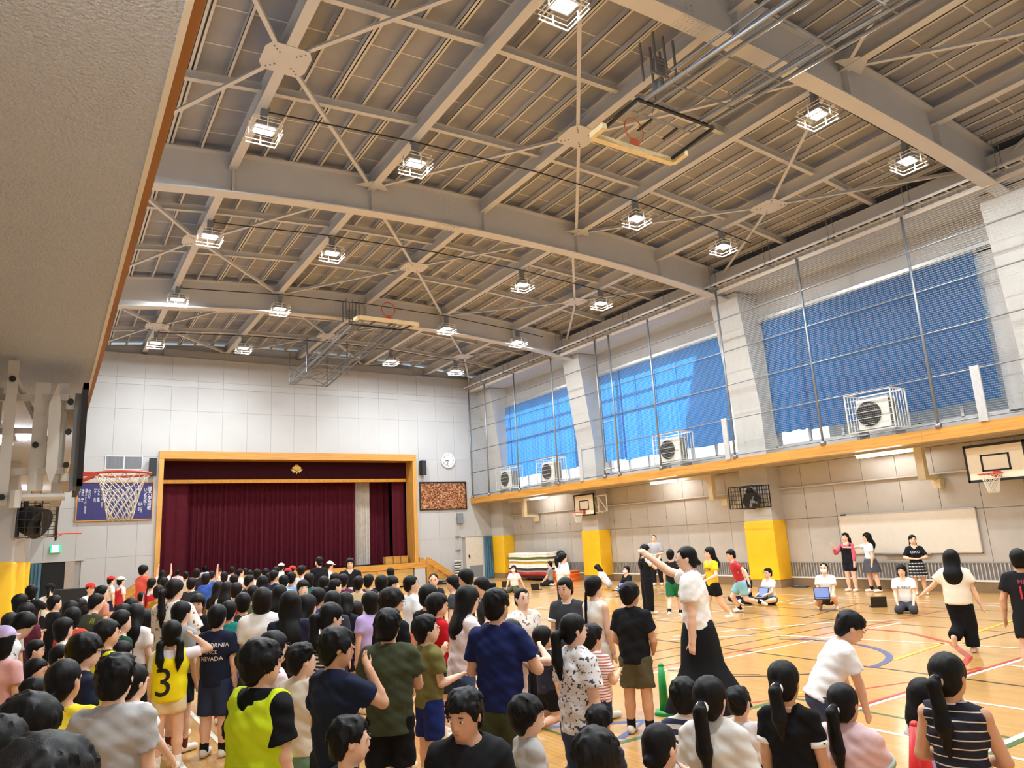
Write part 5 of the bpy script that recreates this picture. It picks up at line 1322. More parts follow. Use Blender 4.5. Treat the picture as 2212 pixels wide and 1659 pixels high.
    def make_top(name, m, gg, slv, parent=root_o, hem=None, neckr=None, gapneck=0.0):
        Tf = Field(vx if not lod else vx*0.95)
        Tf.cone(pel-up*(0.05+toplen)*body, waist, (0.076*fat+toplen*0.05)*body+gg, 0.07*body*fat+gg, 0.03, (1.3, 0.95), TF)
        Tf.cone(waist, chest, 0.07*body*fat+gg, 0.083*body*fat+gg*0.8, 0.03, (1.3, 0.9), TF); Tf.cone(chest, shc-up*0.02*body, 0.083*body*fat+gg*0.8, 0.064*body*fat+gg*0.6, 0.03, (1.36, 0.88), TF)
        for i, sg in enumerate((1, -1)):
            ac = (S[i]+sg*rt*0.012*body, sg*rt) if slv <= 0 else None
            Tf.cone(shc-up*0.02*body+sg*rt*sw*0.3, S[i]-sg*rt*0.002*body, rS*1.12+gg*0.5, rS*(1.18 if slv > 0 else 1.16)+gg*0.5, 0.025, cap=ac)
            if slv > 0:
                if slv <= 1:
                    e = S[i]+(Eb[i]-S[i])*slv; dv = unit(Eb[i]-S[i]); Tf.cone(S[i], e+dv*0.03, rS*1.12+gg*0.5, rS*1.04+gg*1.0, 0.015, cap=(e, dv))
                else:
                    e = Eb[i]+(Wr[i]-Eb[i])*(slv-1); dv = unit(Wr[i]-Eb[i]); Tf.cone(S[i], Eb[i], rS+gg*0.5, rE+gg*0.7, 0.015); Tf.cone(Eb[i], e+dv*0.02, rE+gg*0.7, rW+gg*0.7, 0.012, cap=(e, dv))
        nr = neckr or 0.05*body*fat**0.3
        Tf.cone(neck0-up*0.022*body+fw*0.01*body, neck0+up*0.12*body+fw*0.03*body, nr, nr*1.25, neg=True)
        hp_ = plane(hem if hem is not None else hemz, -up)
        def clip(X, Y, Z):
            d = hp_(X, Y, Z)                      # hem only cuts near the trunk
            ax_ = np.sqrt((X-pel[0])**2+(Y-pel[1])**2+(Z-pel[2])**2)
            return [np.where(ax_ < 0.32*body, d, -1.0).astype(np.float32)]
        return emit(name, Tf.run(clip=clip, disp=wr), m, parent)
    tm = topmat or cloth(top)
    top_o = make_top('shirt', tm, g, sleeve)
    if lod or collar:
        rc = 0.05*body*fat**0.3+0.002; c0_ = neck0-up*0.006*body+fw*0.008*body
        pts = [tuple(c0_+rt*rc*1.06*math.cos(q*PI/12)+fw*rc*math.sin(q*PI/12)-up*0.014*body*math.sin(q*PI/12)) for q in range(24)]
        MB().tube(pts, 0.0075*body if collar else 0.0062*body, 6, closed=True).build('collar', cloth(collar) if collar else tm, top_o, True)
    if cuff:
        for i in range(2):
            e = S[i]+(Eb[i]-S[i])*sleeve; dv = unit(Eb[i]-S[i]); MB().cyl(tuple(e-dv*0.02), tuple(e+dv*0.012), rS+g*1.05, 18).build('cuff', cloth(cuff), top_o, True)
    if vest: vest_o = make_top('vest', cloth(vest), g+0.02, 0, neckr=0.1*body)
    # ---- bottoms
    bm = bmat or cloth(bcol)
    if bottom in ('shorts', 'pants', 'wide'):
        ln = blen if blen is not None else (0.72 if bottom == 'shorts' else 2.0)
        Bf = Field(vx); gb = 0.014 if bottom != 'wide' else 0.028
        if bottom == 'shorts': gb = 0.018
        Bf.cone(pel+up*0.07*body, pel-np.array([0, 0, 0.03*body]), 0.068*body*fat+gb*0.7, 0.074*body*fat+gb, 0.03, (1.3, 0.95), TF)
        ends = []
        for i in range(2):
            L1 = min(ln, 1.0); dt = unit(Kn[i]-Hp[i]); eL = Hp[i]+(Kn[i]-Hp[i])*L1
            Bf.cone(Hp[i], eL+(dt*0.03 if ln <= 1 else 0), rT+gb*0.8, rT*(1-0.25*L1)+gb*(0.8+0.5*L1), 0.02, cap=((eL, dt) if ln <= 1 else None))
            if ln > 1:
                e = Kn[i]+(An[i]-Kn[i])*(ln-1.0)*0.97; ds = unit(An[i]-Kn[i]); Bf.cone(Kn[i], e+ds*0.02, rK+gb*1.2, rA+gb*(1.4 if bottom == 'pants' else 1.8), 0.015, cap=(e, ds))
        top_p = plane(pel+up*0.07*body, up)
        def bclip(X, Y, Z): return [top_p(X, Y, Z)]
        bot_o = emit('shorts' if bottom == 'shorts' else 'trousers', Bf.run(clip=bclip, disp=wr), bm)
    elif bottom in ('skirt', 'longskirt', 'flare'):
        ln = blen if blen is not None else (0.75 if bottom == 'skirt' else 1.75)
        if seated:
            Bf = Field(vx); Bf.cone(pel+up*0.07*body, pel, 0.07*body+0.01, 0.09*body+0.01, 0.03, (1.3, 0.95), TF)
            for i in range(2): Bf.cone(Hp[i], Hp[i]+(Kn[i]-Hp[i])*0.9, rT+0.02, rK+0.03, 0.05)
            emit('skirt', Bf.run(disp=wr), bm)
        else:
            drop = ln*thl if ln <= 1 else thl+(ln-1)*shl
            n_, m_ = 40, 10; vs = []; fs = []; b = MB()
            w0 = pel+up*0.085*body
            mid = (Kn[0]+Kn[1])/2 if ln <= 1.05 else (An[0]+An[1])/2
            ddir = unit(mid-pel)
            for k in range(m_+1):
                t = k/m_
                if bottom == 'flare': r_ = 0.092*body*(1+0.65*t+0.15*min(1, t*6))+(0.10*body*max(0, (t-0.55)/0.45)**0.8 if t > 0.55 else 0)
                else: r_ = 0.088*body*(1+(0.6 if bottom == 'skirt' else 0.8)*t+0.15*min(1, t*6))+0.008
                c = w0+ddir*(drop+0.085*body)*t
                for j in range(n_):
                    a = 2*PI*j/n_; pl = 1+0.05*t*math.sin(a*(10 if bottom == 'skirt' else 7))
                    vs.append(c+rt*1.25*r_*pl*math.cos(a)*(1-0.1*t)+fw*r_*1.05*pl*math.sin(a))
            for k in range(m_):
                for j in range(n_): fs.append((k*n_+j, k*n_+(j+1) % n_, (k+1)*n_+(j+1) % n_, (k+1)*n_+j))
            fs.append(tuple(range(n_)))
            b.add(vs, fs); bo = b.build('skirt', bm, root_o, True)
            STATS['tris'] += len(fs)*2
    # ---- socks and shoes
    vis = (py < 1480) and not (not lod and dist > 12 and face == 0 and kind == 'crowd')
    if kind != 'crowd':
        for i in range(2):
            fd, upr = feet[i]
            a = An[i]; Sf = Field(max(vx*0.8, 0.009))
            if upr:
                fl = np.array([0, 0, 1.0]); heel = np.array([a[0], a[1], a[2]-an_z+0.028*body])-fd*0.02*body; toe = heel+fd*0.125*body
            else:
                fl = unit(np.cross(np.cross(fd, np.array([0, 0, 1.0])+0.01), fd)) ; heel = a-fd*0.005*body; toe = heel+fd*0.12*body
                lo_ = min(heel[2], toe[2])-0.026*body
                if lo_ < 0: heel = heel+np.array([0, 0, -lo_]); toe = toe+np.array([0, 0, -lo_])
            Sf.cone(heel, toe, 0.034*body, 0.03*body, 0.01); Sf.cone(heel+fl*0.02*body, heel+fl*0.035*body+fd*0.02*body, 0.028*body, 0.026*body, 0.015)
            cl_ = plane(heel-fl*0.026*body, -fl)
            so_ = emit('shoe', Sf.run(clip=lambda X, Y, Z: [cl_(X, Y, Z)]), cloth(shoes, 0.5, 0.05))
            if sock and bottom not in ('pants', 'wide', 'longskirt', 'flare'):
                d_ = unit(Kn[i]-An[i]); Kf = Field(max(vx*0.8, 0.009)); Kf.cone(An[i]-d_*0.01*body, An[i]+d_*0.075*body, rA+0.006, rA+0.008, 0.01)
                pc = An[i]+d_*0.07*body; emit('sock', Kf.run(clip=lambda X, Y, Z: [plane(pc, d_)(X, Y, Z)]), cloth(sock))
    # ---- prints projected on the shirt
    if prints and top_o is not None:
        tgt = vest_o if vest else top_o
        bvh = BVHTree.FromPolygons([v.co[:] for v in tgt.data.vertices], [p.vertices[:] for p in tgt.data.polygons])
        for (txt, size, col, side_, u0, w0_) in prints:
            me = text_mesh(txt, size, 0.0) if isinstance(txt, str) else txt
            sg = 1 if side_ == 'front' else -1
            bm_ = bmesh.new(); bm_.from_mesh(me); bmesh.ops.triangulate(bm_, faces=bm_.faces)
            bmesh.ops.subdivide_edges(bm_, edges=[e for e in bm_.edges if e.calc_length() > 0.03], cuts=1)
            okv = True
            for v in bm_.verts:
                o_ = Vector(tuple(chest+up*(w0_+v.co.y)+rt*(u0-sg*v.co.x)*1.0+fw*sg*0.5)); hit = bvh.ray_cast(o_, Vector(tuple(-fw*sg)))
                if hit[0] is not None: v.co = hit[0]+Vector(tuple(fw*sg*0.004))
                else: v.co = Vector(tuple(chest+up*(w0_+v.co.y)+rt*(u0-sg*v.co.x)+fw*sg*0.08*body))
            bm_.to_mesh(me); bm_.free(); me.materials.clear(); me.materials.append(mat('print_'+col, col, 0.7, noise=0)); link('print', me, tgt)
    STATS['n'] += 1
    return dict(o=root_o, hc=hc, Wr=Wr, Hn=Hn, Kn=Kn, Eb=Eb, S=S, pel=pel, chest=chest, base=base, phi=phi, body=body, rt=rt, fw=fw, up=up, shc=shc, hh=hh)
# ================================================================ WHO STANDS WHERE
up_face = ((0.25, 0.55, -0.7), (-0.25, 0.55, 0.85))       # hand to the face
folded = ((0.2, 0.35, -1), (-1.0, 0.45, 0.15))
fwd_low = ((0.1, 0.3, -1), (-0.25, 1.0, 0.05))
# --- near left cluster
person('child with close black hair seen over the crown, in dark top', 122, 1576, 1.50, 25, dep=1.55, hair='mop', top='#23242a', head=(10, 18, 0), hmul=1.05, hairc=1)
person('child tilting head in profile in dark top beside the grey tee boy', 100, 1500, 1.38, 70, dep=2.80, hair='mop', top='#2b2d33', head=(10, 24, 20), skin=3)
person('child with black hair in dark top by the hall edge', 12, 1541, 1.36, 80, hair='mop', top='#1f2024', head=(0, 15, 0), skin=0)
person('child in yellow shirt half hidden between two dark heads', 38, 1522, 1.22, 60, hair='short', top='#e8c21f', head=(0, 10, 0))
person('boy in plain light grey tee with short black hair seen from behind', 255, 1405, 1.39, 12, dep=3.62, hair='short', top='#a9a7a6', loose=0.012, bottom='shorts', bcol='#2a2c33', head=(8, 6, 0))
person('child in white tee and pale blue skirt behind the grey tee boy', 290, 1428, 1.26, 50, dep=4.7, hair='pony', top='#eceae8', bottom='longskirt', bcol='#a9bdd2', loose=0.012, tie='#222222', arms=[((0.3, 0.35, -1), (0.1, 0.7, -0.9)), ARM_DEF])
person('girl with hair tied low and yellow shirt seen from behind', 142, 1417, 1.33, 10, dep=3.97, hair='tied', top='#e7c933', head=(25, 0, 0), skin=2)
person('boy with glasses and navy tee looking towards the stage', 192, 1363, 1.42, 68, dep=4.44, hair='mop', top='#1c2238', glasses=True, bottom='shorts', bcol='#22242c', head=(10, 8, 0))
person('boy kneeling in pale shirt beside the dotted tee boy', 84, 1459, 1.30, 75, dep=5.8, pose='kneel', hair='short', top='#e6dcd6', head=(5, 12, 0), skin=0)
person('boy in white tee with black dots leaning forward in black shorts', 72, 1323, 1.52, 75, dep=6.68, lean=24, hair='short', topmat=print_mat('white_dot_tee', '#f0efee', '#26262a', 30, 0.66), toplen=0.03, loose=0.012, bcol='#17171a', arms=[((0.1, -0.05, -1), (0.0, 0.3, -1)), ((0.1, 0.1, -1), (0, 0.4, -1))], head=(0, 14, 0), skin=1)
person('girl in lavender hat and pink top at the hall edge', 8, 1352, 1.34, 40, hair='bob', top='#dba9a8', cap='#c3b2d8', bcol='#7a3b44', bottom='shorts')
person('child with face turned sideways under the boy in dotted tee', 82, 1378, 1.05, 100, pose='stand', hair='short', top='#33363f', head=(0, 6, 0))
person('boy seated low with short fringe looking past the crowd', 134, 1389, 1.06, 95, hair='short', top='#d8c7b4', head=(0, 4, 0))
person('boy with round face low beside the dotted tee boy', 85, 1418, 1.0, 110, hair='short', top='#4b4038', head=(0, 8, 0), skin=1)
person('girl with black hair and face in profile by the yellow bib boy', 265, 1382, 1.1, 80, hair='bob', top='#2a2a30')
# --- bib girl group
person('girl in yellow bib with number three and low twin tails', 372, 1336, 1.25, 4, dep=6.58, hair='twin', top='#ece3ea', vest='#f1df1c', bottom='shorts', bcol='#e5d3a8', blen=0.45, hairlen=1.15, arms=[((0.9, 0.25, 0.1), (-0.75, -0.2, 0.7)), ARM_DEF], prints=[('3', 0.34, '#141414', 'back', -0.045, -0.15)], sock='#f4f2ee', skin=0)
person('woman with brown ponytail in floral blouse seen from behind', 381, 1247, 1.62, 35, dep=7.7, adult=True, hair='pony', hairc=2, hairlen=1.9, topmat=print_mat('floral_blouse', '#e9dfd3', '#7d5a4a', 26, 0.6), loose=0.03, sleeve=0.8, bottom='pants', bcol='#3a3a40', arms=[((0.3, 0.3, -1), (-0.4, 0.8, -0.35)), fwd_low], head=(20, 6, 0))
person('boy in heather grey tee behind the yellow bib girl', 394, 1295, 1.39, 50, dep=7.17, hair='short', top='#9a9d9f', bcol='#1c2233', loose=0.014, sock='#6a2f2c')
person('boy in black crew tee facing the grey tee boy', 427, 1281, 1.45, 205, dep=8.9, hair='mop', top='#141518', bcol='#23252c', head=(-12, 6, 0), skin=1)
person('boy in navy tee with white ring of lettering and navy shorts', 471, 1302, 1.36, 28, dep=7.17, hair='short', top='#1b2138', bcol='#2b3552', blen=0.95, loose=0.016, sock='#17171a', shoes='#dedbd4', prints=[('CALIFORNIA', 0.055, '#e9e4d8', 'back', 0.0, 0.03), ('SINCE', 0.045, '#e9e4d8', 'back', 0.0, -0.03), ('NEVADA', 0.055, '#e9e4d8', 'back', 0.0, -0.09)])
person('boy in teal tee with white back lettering and blue shorts', 495, 1294, 1.34, 20, dep=8.17, hair='short', top='#157a74', bcol='#2346a8', blen=0.85, loose=0.012, sock='#b03a34', prints=[('PAUDON', 0.06, '#f0f0ee', 'back', 0.02, 0.03)], skin=2)
# --- middle standing group
person('girl with dark bob and white puff sleeve blouse seen from behind', 567, 1267, 1.50, 8, dep=7.04, hair='bob', hairlen=1, top='#e9e6e3', loose=0.03, sleeve=0.7, bottom='skirt', bcol='#3b3d47', hairc=2)
person('girl with very long wavy dark hair and navy top seen from behind', 627, 1274, 1.45, 5, dep=7.04, hair='long', hairlen=2.3, top='#1e2035', bottom='pants', bcol='#20222a', hairc=1)
person('girl in white tee with hair behind her ear in profile', 664, 1281, 1.40, 60, hair='long', hairlen=1.0, top='#ecebea', bottom='skirt', bcol='#2a2c36')
person('girl in lavender dress with striped shoulder looking down', 723, 1299, 1.41, 55, dep=5.87, hair='pony', hairlen=1.3, topmat=stripe_mat('white_black_stripe', '#22222a', '#eeeae6', 0.03, 0.4), bottom='longskirt', bmat=print_mat('lavender_sparkle', '#8d7395', '#b59fc0', 60, 0.62), head=(5, 18, 0))
person('boy in bright neon yellow bib over black tee in profile', 566, 1375, 1.41, 48, dep=3.74, hair='mop', top='#0f0f12', vest='#c6dc22', loose=0.02, toplen=0.06, sleeve=0.7, bcol='#17171c', head=(22, 2, 0), skin=1, prints=[])
person('boy in cream tee and mint shorts with close cropped hair', 653, 1383, 1.24, 40, dep=4.94, hair='crop', top='#e6dccb', loose=0.02, toplen=0.03, bcol='#6f9a86', head=(25, 2, 0), skin=0)
person('girl with glasses and black hair behind the neon bib boy', 592, 1360, 1.28, 70, hair='long', hairlen=0.9, top='#e9d9dc', glasses=True)
person('boy in navy polo holding a fist to his nose', 733, 1349, 1.39, 52, dep=4.26, hair='short', top='#181e36', loose=0.014, collar='#1d2440', bcol='#1b1d26', arms=[((0.3, 0.8, -0.5), (-0.35, -0.25, 1)), ARM_DEF], head=(22, 8, 0), skin=2)
person('boy in dark olive shirt with back pleat and black shorts', 838, 1309, 1.42, 8, dep=5.07, hair='short', top='#3f4430', loose=0.022, toplen=0.05, bcol='#101012', blen=0.95, head=(8, 0, 0), skin=2, sock='#141416', arms=[((0.25, 0.4, -1), (-0.2, 0.6, 0.6)), ((0.2, 0.3, -1), (-0.3, 0.5, 0.8))])
person('boy in light olive tee and blue shorts with hand at his mouth', 918, 1323, 1.25, 62, dep=5.8, hair='short', top='#76713f', loose=0.014, bcol='#1c2b66', blen=0.9, arms=[((0.1, 0.15, -1), (-0.2, 1.0, 0.15)), ((0.15, 0.45, -0.8), (-0.2, 0.5, 0.9))], head=(15, -4, 0), skin=0, shoes='#3a4a80')
person('boy low before the olive shirt boy with only head and shoulders shown', 758, 1538, 1.34, 62, dep=3.62, pose='kneel', hair='crop', top='#1b2035', head=(15, 4, 0), skin=0)
person('boy in black tee with round face looking down', 995, 1486, 1.44, 190, dep=3.54, pose='kneel', hair='short', top='#17181b', fat=1.3, head=(22, 14, 0), skin=2, prints=[('JUMP', 0.05, '#e04a3a', 'front', 0.0, -0.12)], loose=0.012)
person('boy in pale grey print tee kneeling with head turned aside', 1136, 1496, 1.26, 70, dep=4.22, pose='kneel', hair='mop', top='#b9b7b4', head=(10, 0, 0), prints=[('U.S.NY', 0.085, '#1d1d22', 'front', 0.0, -0.06)], skin=0, loose=0.012)
person('boy in red tee with white emblem beside the olive tee boy', 944, 1278, 1.47, 70, dep=7.1, hair='mop', top='#b91822', bcol='#23242c', loose=0.014, head=(10, 0, 0), arms=[fwd_low, fwd_low], skin=1)
person('girl with long straight hair in white tee and denim shorts', 1015, 1263, 1.48, 68, dep=5.91, hair='long', hairlen=1.9, top='#eedfe0', loose=0.012, bottom='shorts', bcol='#3c4a66', blen=0.5, arms=[((0.15, 0.55, -0.8), (-0.25, 0.55, 0.9)), ((0.15, 0.55, -0.8), (-0.25, 0.55, 0.9))], lean=8, head=(0, 4, 0))
person('boy in royal navy tee and olive shorts with hands held in front', 1072, 1266, 1.51, 18, dep=5.08, hair='short', top='#16204e', loose=0.014, bcol='#3b4029', blen=0.85, arms=[((0.45, 0.25, -0.9), (-0.7, 0.85, 0.1)), ((0.3, 0.25, -0.9), (-0.7, 0.85, 0.1))], head=(18, 2, 0), skin=1)
person('girl in pale pink dress behind the royal navy tee boy', 1103, 1336, 1.2, 40, hair='bob', top='#ecd9d3', bottom='longskirt', bcol='#ead7cd', arms=[((0.9, 0.4, 0.0), (-0.8, 0.5, 0.5)), ARM_DEF])
person('woman in floral blouse with bag strap and hair tied back', 1127, 1267, 1.70, 140, dep=7.97, pose='kneel', adult=True, hair='bun', topmat=print_mat('pale_floral', '#efe6dc', '#8b7f86', 22, 0.6), loose=0.02, bottom='pants', bcol='#1d1d22', head=(10, 2, 0), skin=3)
person('boy in charcoal tee with white collar looking down', 1217, 1245, 1.40, 190, dep=7.96, hair='short', top='#3b3d42', collar='#efeeea', cuff='#e9e8e4', loose=0.014, bcol='#50463c', head=(20, 10, 0), skin=0)
person('girl with one long black braid in white sleeveless top', 1283, 1240, 1.42, 48, dep=7.55, hair='braid', hairlen=2.6, top='#eceae4', sleeve=0, bottom='shorts', bcol='#d9d2c6', head=(5, 4, 0), skin=0)
person('girl with ponytail in patterned shirt and jeans kneeling up', 1238, 1321, 1.55, 55, pose='kneel', hair='pony', hairlen=1.5, topmat=print_mat('sketch_shirt', '#e6e4e4', '#4a4a52', 34, 0.6), loose=0.018, bottom='pants', bcol='#3a4862', head=(10, 2, 0))
person('small boy in red and white fine striped tee', 1278, 1343, 1.13, 40, dep=6.03, hair='short', topmat=stripe_mat('red_white_fine_stripe', '#efe6e0', '#c06a62', 0.022, 0.42), loose=0.014, bcol='#252b40', arms=[((0.3, 0.2, -0.9), (-0.3, 0.9, 0.3)), ((0.3, 0.2, -0.9), (-0.3, 0.9, 0.3))], head=(10, 2, 0), skin=1, fat=1.1)
person('boy in mottled navy tee kneeling in black shorts', 1169, 1350, 1.30, 55, dep=7.25, pose='kneel', hair='mop', topmat=print_mat('mottled_navy', '#161d36', '#28365a', 9, 0.62), loose=0.014, bcol='#121216', head=(12, -8, 0), skin=0)
person('boy in black tee and khaki shorts standing alone on the court', 1360, 1253, 1.38, 22, dep=6.9, hair='short', top='#15171b', loose=0.016, bcol='#55503a', blen=0.8, sock='#16161a', head=(15, 4, 0), skin=2, arms=[((0.25, 0.1, -1), (-0.3, 0.7, -0.5)), ((0.25, 0.1, -1), (-0.3, 0.7, -0.5))])
# --- teacher
person('woman in white tee and flared black skirt pointing with her arm', 1476, 1177, 1.66, -78, adult=True, hair='tied', hairlen=1.0, top='#efeeec', loose=0.022, bottom='flare', bcol='#101114', blen=1.8, arms=[((0.2, 0.9, 0.36), (0.0, 0.8, 0.72)), ((0.12, 0.02, -1), (0.05, 0.12, -1))], lean=3, head=(-5, 6, 0), skin=0, shoes='#2a2a2e', tie='#d9d2c6')
# --- seated row at the bottom edge
person('child with short brown black hair seated low behind the grey print tee boy', 1293, 1516, 1.30, 20, dep=4.82, pose='seiza', hair='crop', top='#3a3a44', head=(5, 8, 0), skin=1)
person('child in bright blue violet shirt with black hair kneeling', 1283, 1566, 1.36, 15, dep=3.03, pose='kneel', hair='mop', top='#2a22b0', head=(-15, 5, 0), hairc=1)
person('child with hand raised to the ear kneeling in dark shirt', 1426, 1554, 1.22, 30, dep=3.54, pose='kneel', hair='tied', top='#26262c', head=(10, 8, 0), arms=[((0.8, 0.5, -0.1), (-0.9, -0.1, 0.5)), ARM_DEF], skin=0)
person('child in navy and white wide striped tee seated', 1474, 1457, 1.36, 10, dep=4.5, pose='kneel', hair='short', topmat=stripe_mat('navy_white_wide', '#eceae6', '#2a3050', 0.055, 0.5), loose=0.012)
person('girl with white tied ponytail in loose pale grey blouse', 1529, 1454, 1.33, 18, dep=4.09, pose='kneel', hair='pony', hairlen=1.6, tie='#f2f0ee', top='#d9d7d2', loose=0.035, sleeve=0.9, head=(5, 0, 0))
person('boy with cropped hair in white tee with blue collar', 1593, 1476, 1.28, 15, dep=5.21, pose='seiza', hair='crop', top='#e6e6ec', collar='#2d2f86', head=(10, 2, 0))
person('girl with ponytail in black tee with white collar and cuffs', 1689, 1421, 1.40, 14, dep=4.09, pose='kneel', hair='pony', hairlen=1.25, tie='#efeeee', top='#111114', collar='#efeeea', cuff='#efeeea', head=(8, 2, 0), skin=2)
person('girl with ponytail in pale pink puff sleeve blouse', 1817, 1471, 1.42, 22, dep=4.46, pose='seiza', hair='pony', hairlen=1.7, tie='#eeeeee', top='#e3c3c6', cuff='#b9cfc4', loose=0.03, head=(8, 2, 0), skin=2)
person('boy in white v neck tee and jeans bending down', 1850, 1320, 1.52, 68, dep=5.4, lean=32, hair='short', top='#eceae8', loose=0.018, bottom='pants', bcol='#3b476a', arms=[((0.05, 0.85, -0.8), (0, 0.7, -0.85)), ((0.05, 0.8, -0.8), (0, 0.7, -0.85))], legs=[((0.08, 0.45, -1), (0, -0.4, -1)), ((0.08, 0.45, -1), (0, -0.4, -1))], head=(5, 0, 0), skin=1)
person('girl with scrunchie ponytail in sleeveless navy striped top and purple skirt', 2042, 1404, 1.42, 8, dep=3.92, pose='kneel', hair='pony', hairlen=1.7, tie='#a58f7a', topmat=stripe_mat('navy_thin_stripe', '#14162a', '#dcd3c6', 0.045, 0.14), sleeve=0, toplen=-0.09, collar='#f2f0ec', bottom='shorts', bcol='#8a5d95', blen=0.85, head=(22, 4, 0), skin=2, arms=[((0.3, 0.1, -1), (-0.5, 0.8, -0.2)), ((0.3, 0.1, -1), (-0.5, 0.8, -0.2))])
person('girl in white top and lavender skirt half hidden by the red cone', 1996, 1497, 1.28, 20, dep=4.7, pose='kneel', hair='long', hairlen=0.9, top='#e9e6e6', bottom='longskirt', bcol='#a79cc4', loose=0.02)
# --- on the far court
person('girl running away in cream tee and black trousers with pouch', 2052, 1185, 1.34, 10, pose='run', legs=[((0.03, 0.1, -1), (0.0, -0.12, -1)), ((-0.1, 0.15, -1), (0.2, -0.9, -0.5))], lean=4, hair='long', hairlen=1.7, top='#ece4d3', loose=0.03, bottom='wide', bcol='#101014', arms=[((0.3, 0.1, -1), (0.25, 0.1, -1)), ((0.75, 0.1, -0.8), (0.8, 0.3, -0.6))], shoes='#e3cfc2')
person('boy in black football shirt with red number ten', 2196, 1182, 1.42, 5, pose='walk', hair='short', top='#1a1a1f', loose=0.014, bcol='#17171b', prints=[('10', 0.2, '#c03038', 'back', 0.02, -0.07), ('MESS', 0.06, '#b0303a', 'back', 0.02, 0.05)], skin=2, arms=[ARM_DEF, ((0.35, 0, -1), (0.1, 0.2, -1))])
person('boy in plain black tee behind the football shirt boy', 2209, 1144, 1.40, 190, hair='short', top='#191b20', bcol='#23252c', xyz=(17.3, 7.0, 0))
person('girl in black tee and plaid skirt with twin braids', 1983, 1157, 1.36, 172, hair='twinbraid', top='#18181d', sleeve=0.8, bottom='skirt', bmat=plaid_mat('black_white_plaid'), blen=0.78, arms=[((0.45, 0.2, -0.9), (-0.8, 0.6, -0.1)), ((0.45, 0.2, -0.9), (-0.8, 0.6, -0.1))], prints=[('OXO', 0.09, '#d9d4ea', 'front', 0, 0.0)], sock=None, xyz=(17.15, 9.5, 0))
person('girl with dark side hair in black cardigan over pink tee', 1846, 1149, 1.46, 215, hair='pony', hairlen=1.2, top='#c45a6c', bottom='shorts', bcol='#161a30', blen=0.6, arms=[((0.4, 0.5, -0.7), (-0.1, 0.6, 0.9)), ((0.2, 0.1, -1), (0, 0.2, -1))], sock=None, sleeve=1.7, vest='#17171c', xyz=(17.3, 11.3, 0))
person('girl with long hair in pale blue tee and grey skirt pointing', 1878, 1152, 1.44, 250, hair='long', hairlen=1.2, top='#dfe3e8', bottom='skirt', bcol='#4a4a50', blen=0.7, arms=[((0.5, 0.9, -0.1), (0, 1, 0)), ARM_DEF], legs=[((0.05, 0.1, -1), (0, 0, -1)), ((0.2, -0.1, -1), (0.1, -0.1, -1))], sock='#1a1a1e', xyz=(17.35, 10.75, 0))
person('girl seated on the floor in white tee with green lettering', 1945, 1218, 1.44, 185, pose='seiza', hair='bob', top='#f0efed', loose=0.014, bottom='pants', bcol='#3c3f46', prints=[('SURFLY', 0.07, '#1f4a3a', 'front', 0, -0.02)])
pm_a = person('girl in face mask and white tee kneeling with laptop', 1778, 1214, 1.42, 195, legs=[((0.3, 1, -0.1), (0.0, -0.9, -0.35)), ((0.35, 0.9, 0.25), (0.0, -0.75, -0.75))], pose='seiza', hair='tied', top='#f0efee', mask=True, loose=0.014, bottom='shorts', bcol='#4a4c52', blen=0.6)
pm_b = person('boy with glasses in white tee seated with laptop on his knees', 1657, 1225, 1.36, 225, pose='cross', hair='short', top='#eef0f1', glasses=True, bottom='shorts', bcol='#4a5560', blen=0.9)
person('boy in red tee and pale blue shorts running', 1574, 1186, 1.42, -108, pose='run', hair='short', topmat=print_mat('red_print_tee', '#b3262e', '#d8868a', 18, 0.66), bcol='#8cc3d4', blen=0.75, arms=[((0.6, -0.5, -0.7), (0.2, 0.2, -1)), ((0.7, -0.3, -0.6), (0.3, 0.1, -1))], sock='#16161c')
person('girl in yellow tee and black shorts running', 1531, 1180, 1.44, -125, pose='walk', hair='long', hairlen=1.5, top='#e9c52a', bcol='#141418', blen=0.55, arms=[((0.4, -0.3, -0.8), (-0.2, 0.8, -0.3)), ((0.4, 0.3, -0.8), (-0.2, 0.8, -0.3))], prints=[('ROSE', 0.09, '#3a2a14', 'front', 0, -0.02)])
person('woman in grey blouse standing by the far wall', 1500, 1154, 1.62, 185, adult=True, hair='tied', top='#a5a8b0', loose=0.02, sleeve=0.8, bottom='pants', bcol='#1a1a1f', arms=[((0.35, 0.1, -1), (-0.7, 0.7, -0.1)), ((0.35, 0.1, -1), (-0.7, 0.7, -0.1))], xyz=(17.0, 18.0, 0))
person('boy in black tee and green shorts walking away', 1447, 1185, 1.40, 12, pose='walk', hair='short', top='#1b1d22', bcol='#1f6a44', blen=0.8, sock='#17171c')
person('girl with very long hair in black trousers covering her face', 1395, 1175, 1.50, 70, hair='long', hairlen=2.4, top='#e4e2e0', bottom='wide', bcol='#131317', vest='#17171c', arms=[up_face, up_face], head=(10, 14, 0), shoes='#f0eeea')
pm_c = person('child in black top and face mask seated with laptop', 1352, 1221, 1.40, 230, pose='cross', hair='short', top='#17171b', sleeve=1.8, mask=True, bottom='shorts', bcol='#23232a')
person('girl in white top and pale jeans crouching forward', 1286, 1220, 1.42, -70, pose='knees_up', lean=35, hair='long', hairlen=1.0, top='#eceae8', bottom='pants', bcol='#b9c3d2', sleeve=1.7)
person('girl standing in pale blue tee with ponytail near the mats', 1217, 1192, 1.44, 60, hair='pony', hairlen=1.0, top='#dfe5ea', loose=0.014, bottom='pants', bcol='#24262e', head=(10, 10, 0))
person('girl in white tee half hidden behind the pale blue tee girl', 1211, 1187, 1.47, 50, hair='pony', top='#eeeeec', bottom='pants', bcol='#2a2c34')
